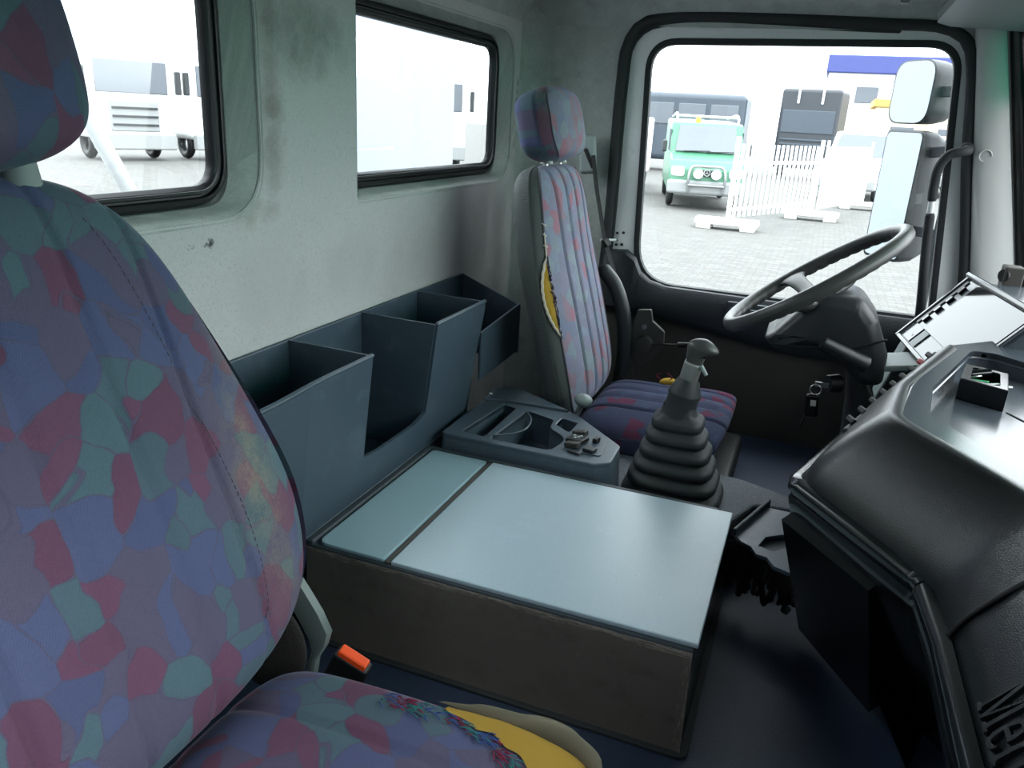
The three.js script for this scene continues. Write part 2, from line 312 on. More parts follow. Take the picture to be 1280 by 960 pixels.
// ---------------------------------------------------------------- materials
const std = (o) => new THREE.MeshPhysicalMaterial({ roughness: 0.6, ...o });
const seatMat = (map, k, kx) => std({ map: scaled(map, k, kx ?? k), bumpMap: scaled(twill, 90), bumpScale: 0.0002, roughness: 0.95, specularIntensity: 0.3, sheen: 0.6, sheenRoughness: 0.45, sheenColor: new THREE.Color(0.5, 0.5, 0.55), side: THREE.DoubleSide });
const M = {
  seatNear: seatMat(texSeatNear, 1 / 0.6, 1 / 0.9), seatFadedLit: seatMat(texSeatFadedLit, 1 / 0.6), seatNavy: seatMat(texSeatNavy, 1 / 0.6),
  vinyl: std({ color: '#414746', roughness: 0.7, bumpMap: scaled(grain, 12), bumpScale: 0.0003, side: THREE.DoubleSide }),
  piping: std({ color: '#59565f', roughness: 0.9 }),
  foam: std({ color: '#c9a13c', roughness: 1, bumpMap: scaled(fine, 20), bumpScale: 0.001, side: THREE.DoubleSide }),
  fray: std({ color: '#c9c2b0', roughness: 1, side: THREE.DoubleSide }),
  backing: std({ color: '#77725f', roughness: 1, bumpMap: scaled(twill, 60), bumpScale: 0.0003, side: THREE.DoubleSide }),
  threadRed: std({ color: '#7c2440', roughness: 1 }), threadBlue: std({ color: '#37518a', roughness: 1 }), threadGreen: std({ color: '#2f7472', roughness: 1 }), threadDark: std({ color: '#2b2238', roughness: 1 }),
  cloth: std({ map: scaled(texCloth, 4), bumpMap: scaled(weave, 24), bumpScale: 0.0006, roughness: 1, color: '#dfe3e1', specularIntensity: 0.2, side: THREE.DoubleSide }),
  rear: std({ map: texRear, bumpMap: scaled(weave, 24), bumpScale: 0.0006, roughness: 1, specularIntensity: 0.2 }),
  rubber: std({ color: '#17181a', roughness: 0.45, side: THREE.DoubleSide }),
  rubberDull: std({ color: '#26292b', roughness: 0.7, bumpMap: scaled(fine, 10), bumpScale: 0.0004, side: THREE.DoubleSide }),
  glass: std({ color: '#f4f8f8', transmission: 1, thickness: 0, roughness: 0, ior: 1.5, side: THREE.DoubleSide }),
  sunBand: std({ color: '#0ab48c', transmission: 1, thickness: 0, roughness: 0, ior: 1.5, side: THREE.DoubleSide }),
  pocket: std({ map: scaled(texPocket, 2), roughness: 0.42, bumpMap: scaled(fine, 14), bumpScale: 0.00003, side: THREE.DoubleSide }),
  boxSide: std({ map: scaled(texBoxSide, 1.6), roughness: 0.75, bumpMap: scaled(fine, 12), bumpScale: 0.0004 }),
  boxNear: std({ map: scaled(texBoxNear, 1 / 0.656, 1 / 0.18), roughness: 0.75, bumpMap: scaled(fine, 12), bumpScale: 0.0004 }),
  rim: std({ map: scaled(texDusty, 2), roughness: 0.6, color: '#b0b4b4' }),
  lid: std({ map: scaled(texLid, 1.4), roughness: 0.36, bumpMap: scaled(grain, 14), bumpScale: 0.00005 }),
  lidTeal: std({ map: scaled(texLid, 1.4), color: '#dcecec', roughness: 0.5, bumpMap: scaled(grain, 14), bumpScale: 0.00005 }),
  worn: std({ color: '#8b857c', roughness: 0.9, bumpMap: scaled(fine, 20), bumpScale: 0.001 }),
  console: std({ map: scaled(texDusty, 2), color: '#eef4fa', roughness: 0.45, bumpMap: scaled(fine, 14), bumpScale: 0.00003, side: THREE.DoubleSide }),
  consoleDark: std({ color: '#20262b', roughness: 0.5, side: THREE.DoubleSide }),
  floor: std({ color: '#263246', roughness: 0.55, bumpMap: scaled(grain, 9), bumpScale: 0.0003 }),
  hump: std({ map: scaled(dataTexture(256, 256, (x, y) => { const v = n64b(x * 0.9, y * 0.9), s = 0.29 + 0.22 * (v - 0.5); return [s * 0.98, s * 1.08, s * 1.18]; }, true), 5), roughness: 0.7, bumpMap: scaled(fine, 5), bumpScale: 0.001, side: THREE.DoubleSide }),
  dash: std({ color: '#0e1013', roughness: 0.3, bumpMap: scaled(grain, 18), bumpScale: 0.00012, side: THREE.DoubleSide }),
  dashSmooth: std({ color: '#0f1215', roughness: 0.22, bumpMap: scaled(grain, 16), bumpScale: 0.00003, side: THREE.DoubleSide }),
  dashGrey: std({ color: '#434b51', roughness: 0.2, bumpMap: scaled(grain, 20), bumpScale: 0.000006, side: THREE.DoubleSide }),
  cowl: std({ color: '#22282d', roughness: 0.4, bumpMap: scaled(grain, 14), bumpScale: 0.0002, side: THREE.DoubleSide }),
  black: std({ color: '#0c0d0e', roughness: 0.5 }), blackGloss: std({ color: '#0a0b0c', roughness: 0.15 }),
  column: std({ color: '#26292b', roughness: 0.45, bumpMap: scaled(fine, 12), bumpScale: 0.00005, side: THREE.DoubleSide }),
  wheel: std({ color: '#454644', roughness: 0.4, bumpMap: scaled(fine, 20), bumpScale: 0.00003 }),
  doorLower: std({ color: '#43423f', roughness: 0.95, bumpMap: scaled(weave, 20), bumpScale: 0.0005, side: THREE.DoubleSide }),
  doorUpper: std({ color: '#23282d', roughness: 0.55, bumpMap: scaled(grain, 12), bumpScale: 0.0003, side: THREE.DoubleSide }),
  whitePaint: std({ map: scaled(texWhitePaint, 1.5), roughness: 0.35, side: THREE.DoubleSide }),
  pillar: std({ color: '#cfd0cc', roughness: 0.6, bumpMap: scaled(fine, 14), bumpScale: 0.0001, side: THREE.DoubleSide }),
  bracket: std({ color: '#66726f', roughness: 0.45, side: THREE.DoubleSide }), greyPlastic: std({ color: '#75807f', roughness: 0.5, side: THREE.DoubleSide }), palePlastic: std({ color: '#9aa5a4', roughness: 0.5 }),
  sleeve: std({ color: '#8f908c', metalness: 0.25, roughness: 0.4 }), steel: std({ color: '#b9bbb8', metalness: 1, roughness: 0.3 }), dullSteel: std({ color: '#8a8d8c', metalness: 0.7, roughness: 0.5 }), darkMetal: std({ color: '#4b4a45', metalness: 0.4, roughness: 0.55 }),
  rustDark: std({ color: '#16110d', roughness: 0.9, bumpMap: scaled(fine, 12), bumpScale: 0.002 }),
  orange: std({ color: '#e8501c', roughness: 0.35 }), strap: std({ color: '#18191b', roughness: 0.9, side: THREE.DoubleSide }),
  boot: std({ color: '#2f3335', roughness: 0.55, side: THREE.DoubleSide }),
  green: std({ color: '#1f9a56', roughness: 0.3 }), red: std({ color: '#b02a35', roughness: 0.4 }), amber: std({ color: '#f08a1c', roughness: 0.3 }),
  white: std({ color: '#e6e8e8', roughness: 0.5 }), concrete: std({ color: '#b9b7b0', roughness: 0.95 }),
  mirror: std({ color: '#e8eaea', metalness: 1, roughness: 0.02 }),
};
M.gaugeGlass = std({ color: '#0e1113', roughness: 0.06 });

// =============================================================== THE SETTING
const XW = -0.873, ZD = -2.34, ZR = -0.03;          // rear wall, driver's side, passenger side
structure('floor', rbox(1.66, 0.06, 2.44, 0.004, [-0.09, -0.03, -1.19]), M.floor);
structure('ceiling', rbox(1.66, 0.05, 2.44, 0.004, [-0.09, 1.225, -1.19]), M.cloth);

const winOutline = (z0, z1, y0, y1, r) => rounded([[z0, y0, r], [z1, y0, r], [z1, y1, r], [z0, y1, r]], 8);
const W2 = [-2.15, -1.385, 0.752, 1.06], W1 = [-1.022, -0.235, 0.752, 1.06];
const recessLine = ([a, b, c, d], e, r, n) => b > -0.5 ? winOutline(a - e, b + e, c - n, d + n, r) : rounded([[a - e, c - n, r], [-1.392, c - n, 0.015], [-1.392, d + n, 0.015], [a - e, d + n, r]], 8);
{
  const holes = [W1, W2].map(([a, b, c, d]) => recessLine([a, b, c, d], 0.077, 0.1, 0.047));
  const g = wallX([[-2.41, 0], [0.03, 0], [0.03, 1.2], [-2.41, 1.2]], XW - 0.03, XW, holes);
  const p = g.attributes.position, uv = g.attributes.uv;
  for (let i = 0; i < p.count; i++) uv.setXY(i, (p.getZ(i) + 2.4) / 2.4, p.getY(i) / 1.25);
  M.rear.bumpMap.repeat.set(24 * 2.4, 24 * 1.25);
  structure('wall_rear', g, M.rear);
  [W1, W2].forEach(([a, b, c, d], k) => {
    const w = structGroup('window_' + (k + 1)), out = winOutline(a, b, c, d, 0.045);
    const big = recessLine([a, b, c, d], 0.075, 0.1, 0.045), mid = recessLine([a, b, c, d], 0.03, 0.06, 0.03);
    const to = (q, x) => [...q, q[0]].map((e) => [x, e[1], e[0]]);
    part(w, 'window_recess', loft([to(recessLine([a, b, c, d], 0.083, 0.1, 0.053), XW + 0.0006), to(big, XW - 0.001), to(big, XW - 0.004), to(mid, XW - 0.03), to(mid, XW - 0.06)], false, 0.5), M.cloth);
    part(w, 'rubber_seal', ring(out, [[-0.003, -0.045], [-0.003, -0.034], [0.002, -0.028], [0.008, -0.026], [0.010, -0.031], [0.013, -0.031], [0.015, -0.024], [0.021, -0.024], [0.026, -0.030], [0.034, -0.055]], (z, y, dd) => [XW + dd, y, z]), M.rubber);
    part(w, 'seal_lip', ring(out, [[0.003, -0.029], [0.003, -0.023], [0.007, -0.023], [0.007, -0.029]], (z, y, dd) => [XW + dd, y, z]), M.rubberDull);
    part(w, 'glass_pane', wallX(out, XW - 0.042, XW - 0.0415), M.glass);
  });
}
// driver's side wall with the door opening, and the windscreen pillar at its front
const doorHole = rounded([[-0.60, -0.05, 0], [0.40, -0.05, 0], [0.40, 0.45, 0.03], [0.292, 1.148, 0.075], [-0.585, 1.158, 0.075], [-0.585, 0.52, 0]], 8);
{
  const edge = [[-0.9, 0], [-0.61, 0], [-0.595, 0.5], ...doorHole.filter((p) => p[1] > 0.6 && p[0] < 0).reverse(), ...doorHole.filter((p) => p[1] > 0.6 && p[0] >= 0).reverse(), [0.405, 0.45], [0.41, 0], [0.72, 0], [0.72, 0.47], [0.57, 0.475], [0.40, 1.2], [-0.9, 1.2]];
  structure('wall_left', wallZ(edge, ZD - 0.05, ZD), M.cloth);
}
structure('wall_right', wallZ([[-0.9, 0], [0.72, 0], [0.72, 0.47], [0.57, 0.475], [0.40, 1.2], [-0.9, 1.2]], ZR, ZR + 0.04, [rounded([[-0.56, 0.40, 0.06], [0.38, 0.40, 0.03], [0.27, 1.10, 0.08], [-0.56, 1.10, 0.08]])]), M.cloth);
const glassX = (y, z) => 0.425 + (1.05 - y) * 0.235 + 0.17 * (1 - Math.pow(Math.abs((z + 1.185) / 1.125), 2.6));
structure('wall_front', wallX([[-2.38, 0], [0, 0], [0, 0.49], [-2.38, 0.49]], 0.68, 0.72), M.doorLower);
// rounded corner between rear and driver's side, and the roof cove
structure('trim_3', loft([0, 1, 2, 3, 4, 5, 6].map((i) => { const a = (i / 6) * Math.PI / 2, r = 0.07; return [0, 1.2].map((y) => [XW + r - r * Math.cos(a), y, ZD + r - r * Math.sin(a)]); }), true, 1), M.cloth);
structure('trim_4', merge([
  loft([0, 1, 2, 3, 4, 5, 6].map((i) => { const a = (i / 6) * Math.PI / 2, r = 0.06; return [0.5, -0.87].map((x) => [x, 1.2 - r + r * Math.sin(a), ZD + r - r * Math.cos(a)]); }), false, 1),
  loft([0, 1, 2, 3, 4, 5, 6].map((i) => { const a = (i / 6) * Math.PI / 2, r = 0.06; return [-0.03, -2.34].map((z) => [XW + r - r * Math.cos(a), 1.2 - r + r * Math.sin(a), z]); }), true, 1),
]), M.cloth);
// windscreen: clear pane with a green band along the top
{
  const w = structGroup('window_3');
  const pane = (y0, y1) => grid(28, 6, (u, v) => { const y = lerp(y0, y1, v); return [glassX(y, lerp(-2.31, -0.06, u)), y, lerp(-2.31, -0.06, u)]; });
  part(w, 'glass_pane', pane(0.49, 1.0), M.glass);
  part(w, 'tinted_band', pane(1.0, 1.2), M.sunBand, 'green tinted band along the top of the windscreen');
  part(w, 'rubber_seal', merge([-2.31, -0.06].map((z) => tube([0.49, 0.7, 0.95, 1.2].map((y) => [glassX(y, z), y, z]), 0.014, 8)).concat([0.495, 1.195].map((y) => tube(Array.from({ length: 20 }, (_, i) => { const z = lerp(-2.31, -0.06, i / 19); return [glassX(y, z), y, z]; }), 0.014, 8)))), M.rubber);
  part(w, 'scuttle', raise([[0.40, -2.36], [0.40, -2.1], [0.60, -2.0], [0.60, -0.3], [0.40, -0.2], [0.40, -0.04], [0.74, -0.04], [0.74, -2.36]], 0.455, 0.48), M.black);
}
// windscreen pillar trim
{
  const g = loft([[0.30, -0.002], [0.305, 0.018], [0.32, 0.026], [0.355, 0.026], [0.372, 0.018], [0.375, 0.0]].map(([x, d]) => [0.46, 0.6, 0.8, 1.0, 1.18].map((y) => [x + (1.05 - y) * lerp(0.19, 0.26, (x - 0.3) / 0.075), y, ZD + 0.004 + d])), true, 0.9);
  structure('trim_1', merge([g, boxUV(place(new THREE.TorusGeometry(0.014, 0.002, 6, 20, 4.6), [0.365, 0.855, ZD + 0.031]))]), M.pillar);
}
structure('trim_5', loft([[0.38, 0.0], [0.385, 0.02], [0.395, 0.026], [0.405, 0.02], [0.41, 0]].map(([x, d]) => [0.46, 0.7, 0.95, 1.18].map((y) => [x + (1.05 - y) * 0.255, y, ZD + 0.006 + d])), true, 0.9), M.rubber);
// black seal round the door opening
structure('trim_2', (() => {
  const line = [[-0.60, 0.0], [-0.593, 0.3], [-0.585, 0.6], [-0.587, 1.0], [-0.58, 1.09], [-0.545, 1.145], [-0.47, 1.163], [0.1, 1.155], [0.22, 1.147], [0.27, 1.12], [0.295, 1.06], [0.33, 0.85], [0.40, 0.46], [0.405, 0.0]];
  return merge([tube(line.map(([x, y]) => [x, y, ZD + 0.004]), 0.014, 8, 90), tube(line.slice(0, 8).map(([x, y]) => [x + 0.012, y - (y > 1.1 ? 0.012 : 0), ZD - 0.006]), 0.009, 6, 60)]);
})(), M.rubberDull);

// ---------------------------------------------------------------- driver's door
{
  const d = structGroup('door_1'), glassLine = rounded([[-0.488, 0.42, 0.13], [0.335, 0.42, 0.03], [0.258, 1.112, 0.075], [-0.516, 1.102, 0.075]], 8);
  const frameOut = [[-0.58, 0.40], [0.405, 0.40], ...doorHole.filter((p) => p[1] > 0.6 && p[0] >= 0), ...doorHole.filter((p) => p[1] > 0.6 && p[0] < 0)];
  part(d, 'door_frame', wallZ(frameOut, ZD - 0.03, ZD - 0.012, [glassLine], 0.003), M.whitePaint);
  part(d, 'window_seal', ring(glassLine, [[-0.006, -0.035], [-0.006, -0.012], [0.002, -0.008], [0.01, -0.009], [0.011, -0.015]], (x, y, z) => [x, y, ZD + z]), M.rubberDull);
  part(d, 'glass_pane', wallZ(glassLine, ZD - 0.028, ZD - 0.0275), M.glass);
  // upper belt of dark plastic round the lower edge of the window
  const low = glassLine.filter((p) => p[1] < 0.62).map((p) => p);
  const belt = [[-0.585, 0.515], [-0.52, 0.52], [-0.49, 0.50], [-0.47, 0.46], [-0.44, 0.437], [-0.39, 0.424], [0.0, 0.42], [0.40, 0.42]];
  const rails = [
    belt.map(([x, y]) => [x, y + 0.0, ZD - 0.02]), belt.map(([x, y]) => [x, y - 0.002, ZD + 0.006]), belt.map(([x, y]) => [x, y - 0.012, ZD + 0.016]),
    belt.map(([x]) => [x, lerp(0.385, 0.36, sstep(-0.5, 0.3, x)), ZD + 0.032]), belt.map(([x]) => [x, lerp(0.35, 0.30, sstep(-0.5, 0.0, x)), ZD + 0.036]), belt.map(([x]) => [x, lerp(0.335, 0.278, sstep(-0.5, 0.0, x)), ZD + 0.026]), belt.map(([x]) => [x, lerp(0.33, 0.27, sstep(-0.5, 0, x)), ZD - 0.02]),
  ];
  part(d, 'belt_panel', loft(rails, true, 0.7), M.doorUpper);
  part(d, 'door_panel', rbox(0.98, 0.42, 0.03, 0.01, [-0.09, 0.155, ZD - 0.003]), M.doorLower);
  part(d, 'door_handle', [rbox(0.12, 0.022, 0.02, 0.008, [-0.13, 0.385, ZD + 0.042]), rbox(0.14, 0.05, 0.012, 0.006, [-0.13, 0.385, ZD + 0.032])], M.dashGrey);
  for (const [x, y] of [[-0.557, 0.53], [-0.54, 0.532], [-0.557, 0.565], [-0.538, 0.568]]) part(d, 'rivet', cyl(0.004, 0.004, [x, y, ZD - 0.013], [x, y, ZD - 0.008], 10), M.black);
  part(d, 'striker_pin', cyl(0.004, 0.004, [-0.60, 0.545, ZD + 0.02], [-0.55, 0.545, ZD + 0.0], 10), M.steel);
}

// =============================================================== SEATS
// a padded block: path gives the middle of its face [u, v] with the face to the right of the way it runs; section is a superellipse
function padded({ path, half, depth, n = 3.4, grooves = [], groove = 0.006, width = 0.006, endw = 6, endd = 3, bulge = 0.012, zc, wide }) {
  const curve = new THREE.CatmullRomCurve3(path.map((p) => V(p[0], p[1], 0)), false, 'centripetal'), L = curve.getLength();
  const at = (s) => {
    const p = curve.getPointAt(clamp(s, 0, 1)), t = curve.getTangentAt(clamp(s, 0, 1));
    return { p, t, n: V(t.y, -t.x, 0) };
  };
  // s 0..1 along, a angle from the middle of the face
  const surface = (s, a, lift = 0) => {
    const f = at(s), k = Math.abs(2 * s - 1), cw = Math.pow(Math.max(0, 1 - Math.pow(k, endw)), 1 / endw * 2.2), cd = Math.pow(Math.max(0, 1 - Math.pow(k, endd * 3)), 1 / endd);
    const w = (half + lift) * (wide ? wide(s) : 1) * Math.max(cw, 0.001), d = depth * cd, c = Math.cos(a), sn = Math.sin(a), e = 2 / n;
    const lat = w * Math.sign(sn) * Math.pow(Math.abs(sn), e);
    let b = (d / 2 + lift) * Math.sign(c) * Math.pow(Math.abs(c), e) - depth / 2;
    if (c > 0.1) { b += bulge * cd * (1 - Math.pow(lat / half, 2)) - bulge; for (const g of grooves) b -= groove * cd * Math.exp(-Math.pow((lat - g) / width, 2)); }
    return [f.p.x + f.n.x * b, f.p.y + f.n.y * b, zc + lat];
  };
  const sOf = (v) => 0.5 - 0.5 * Math.cos(Math.PI * v) * (1 - 0.0001);
  const shell = (a0, a1, nu = 120, nv = 64, u0 = 0, sMax = 1) => grid(nu, nv, (u, v) => {
    const s = sOf(v) * sMax, a = lerp(a0, a1, u), q = surface(s, a);
    return [...q, u0 + (Math.abs(a) < 1.3 ? q[2] - zc : Math.sign(a) * (half + depth * (Math.abs(a) - 0.9) * 0.4)), s * L];
  }, false);
  const seam = (a, s0, s1, lift = 0, m = 26) => Array.from({ length: m + 1 }, (_, i) => surface(lerp(s0, s1, i / m), a, lift));
  return { surface, shell, seam, L };
}
const SEAM = 0.93;
// ---- driver's seat
{
  const t = thing('driver_seat', 'driver seat by the steering wheel, backrest cloth lightened for fading and window light, side seam split open over yellow foam', 'seat', null);
  const zc = -1.95;
  const back = padded({ zc, half: 0.228, depth: 0.11, path: [[-0.455, 0.175], [-0.475, 0.27], [-0.515, 0.42], [-0.56, 0.58], [-0.605, 0.785]], grooves: [-0.105, -0.035, 0.035, 0.105], groove: 0.011, width: 0.006, endw: 10, wide: (s) => lerp(1.0, 0.86, sstep(0.55, 1, s)) });
  part(t, 'backrest_cover', back.shell(-SEAM, SEAM, 200, 60, 0.1), M.seatFadedLit, 'lilac seat cloth, colour lightened for fading and window light');
  part(t, 'backrest_shell', [back.shell(SEAM, Math.PI, 40, 60), back.shell(-Math.PI, -SEAM, 40, 60)], M.vinyl, 'dark grey side and back cover');
  for (const a of [-SEAM, SEAM]) part(t, 'piping', tube(back.seam(a, 0.03, 0.97, 0.001), 0.0028, 8, 90), M.piping);
  // the split seam
  const s0 = 0.36, s1 = 0.66, wob = (i) => 0.05 * Math.sin(i * 2.3) + 0.03 * Math.sin(i * 5.1);
  const open = (v) => Math.pow(Math.sin(Math.PI * v), 0.8);
  part(t, 'torn_foam', grid(10, 30, (u, v) => back.surface(lerp(s0, s1, v), SEAM + lerp(-0.05, 0.33, u) * open(v), 0.001 + 0.004 * Math.sin(Math.PI * u) * open(v))), M.foam, 'yellow foam showing through the split');
  part(t, 'frayed_edge', [tube(Array.from({ length: 31 }, (_, i) => back.surface(lerp(s0, s1, i / 30), SEAM + 0.34 * open(i / 30) + 0.012 * Math.sin(i * 2.1), 0.004)), 0.0035, 7, 90), tube(back.seam(SEAM, 0.665, 0.75, 0.003, 8), 0.002, 6, 24)], M.fray, 'pale frayed edge of the split');
  const r = rng(61), th = [[], [], []];
  for (let i = 0; i < 54; i++) {
    const v = r(), s = lerp(s0, s1, v), o = open(v), p = back.surface(s, SEAM - 0.05 * o, 0.003), q = back.surface(s + (r() - 0.5) * 0.05, SEAM + (-0.08 + 0.16 * r()) * o, 0.004 + 0.008 * r());
    th[i % 3].push(tube([p, [(p[0] + q[0]) / 2 + 0.003, (p[1] + q[1]) / 2, (p[2] + q[2]) / 2 + 0.004], q], 0.0009, 5, 6));
  }
  part(t, 'loose_threads', merge([...th[0], ...th[1], ...th[2]]), M.threadDark);
  for (const s of [0.70, 0.74, 0.78]) part(t, 'loose_stitch', tube([back.surface(s, SEAM - 0.06, 0.004), back.surface(s, SEAM, 0.008), back.surface(s + 0.008, SEAM + 0.06, 0.004)], 0.0014, 6, 8), M.fray);
  const cush = padded({ zc, half: 0.212, depth: 0.13, path: [[-0.085, 0.185], [-0.11, 0.208], [-0.18, 0.215], [-0.3, 0.208], [-0.49, 0.205]], grooves: [-0.105, -0.035, 0.035, 0.105], groove: 0.009, width: 0.006, endw: 12, endd: 2 });
  part(t, 'cushion_cover', cush.shell(-Math.PI, Math.PI, 300, 60, 0.2), M.seatNavy, 'navy seat cloth with red flecks');
  part(t, 'torn_foam', place(boxUV(new THREE.IcosahedronGeometry(0.02, 2).scale(1.2, 0.5, 0.7)), [-0.312, 0.203, -2.10], [0.2, 0.3, 0.1]), M.foam, 'small yellow foam patch at the rear edge of the cushion');
  part(t, 'loose_threads', [tube([[-0.33, 0.206, -2.10], [-0.345, 0.218, -2.095], [-0.335, 0.226, -2.09]], 0.0015, 5), tube([[-0.315, 0.206, -2.10], [-0.3, 0.218, -2.095], [-0.315, 0.228, -2.10]], 0.0015, 5)], M.threadRed);
  const head = padded({ zc, half: 0.163, depth: 0.115, n: 3.4, path: [[-0.575, 0.795], [-0.588, 0.85], [-0.60, 0.9], [-0.625, 0.975]], endw: 4, endd: 2, bulge: 0.012 });
  part(t, 'headrest_front', head.shell(-0.8, 0.8, 60, 44, 0.35), M.seatFadedLit, 'headrest face, colour lightened for fading and window light');
  part(t, 'headrest_sides', [head.shell(0.8, Math.PI, 40, 44), head.shell(-Math.PI, -0.8, 40, 44)], M.seatNear, 'patterned headrest side without the lightening');
  for (const a of [-0.8, 0.8]) part(t, 'piping', tube(head.seam(a, 0.06, 0.94, 0.0005), 0.0022, 6, 60), M.piping);
  for (const dz of [-0.055, 0.055]) {
    const post = part(t, 'headrest_post', cyl(0.006, 0.006, [-0.645, 0.76, zc + dz], [-0.65, 0.83, zc + dz], 14), M.steel);
    part(post, 'post_sleeve', cyl(0.016, 0.013, [-0.644, 0.778, zc + dz], [-0.6445, 0.792, zc + dz], 16), M.dullSteel);
  }
  part(t, 'seat_base', [rbox(0.40, 0.075, 0.36, 0.015, [-0.29, 0.04, zc]), rbox(0.30, 0.04, 0.3, 0.01, [-0.29, 0.06, zc])], M.black);
  const rec = part(t, 'recliner_handle', [tube([[-0.475, 0.16, -1.715], [-0.465, 0.2, -1.715], [-0.452, 0.238, -1.712]], 0.007, 8)], M.dullSteel);
  part(rec, 'recliner_knob', lathe([[0, -0.016], [0.012, -0.014], [0.021, -0.004], [0.022, 0.004], [0.016, 0.011], [0, 0.014]], 20, [-0.448, 0.248, -1.71], [0.1, 1, 0.1]), M.greyPlastic);
  // folded arm rest, its hinge plate, disc and release rod on the door side
  part(t, 'armrest', tube([[-0.47, 0.13, -2.19], [-0.465, 0.25, -2.195], [-0.48, 0.36, -2.195], [-0.515, 0.44, -2.195], [-0.545, 0.475, -2.19]], 0.022, 12, 40), M.column, 'folded black armrest');
  const hp = part(t, 'hinge_plate', wallZ(rounded([[-0.44, 0.372, 0.01], [-0.40, 0.378, 0.006], [-0.392, 0.345, 0], [-0.355, 0.318, 0.01], [-0.352, 0.275, 0.01], [-0.375, 0.232, 0.006], [-0.405, 0.205, 0.006], [-0.44, 0.21, 0.01], [-0.452, 0.29, 0.01]]), -2.215, -2.2, [], 0.003), M.darkMetal, 'dark metal hinge plate');
  part(hp, 'hinge_disc', cyl(0.026, 0.022, [-0.408, 0.275, -2.2], [-0.408, 0.275, -2.185], 24), M.darkMetal);
  part(hp, 'bolt', cyl(0.007, 0.007, [-0.413, 0.325, -2.2], [-0.413, 0.325, -2.192], 6), M.dullSteel);
  part(hp, 'release_rod', [cyl(0.0025, 0.0025, [-0.395, 0.277, -2.19], [-0.29, 0.292, -2.19], 8), cyl(0.008, 0.008, [-0.31, 0.289, -2.19], [-0.24, 0.298, -2.19], 12)], M.black);
}
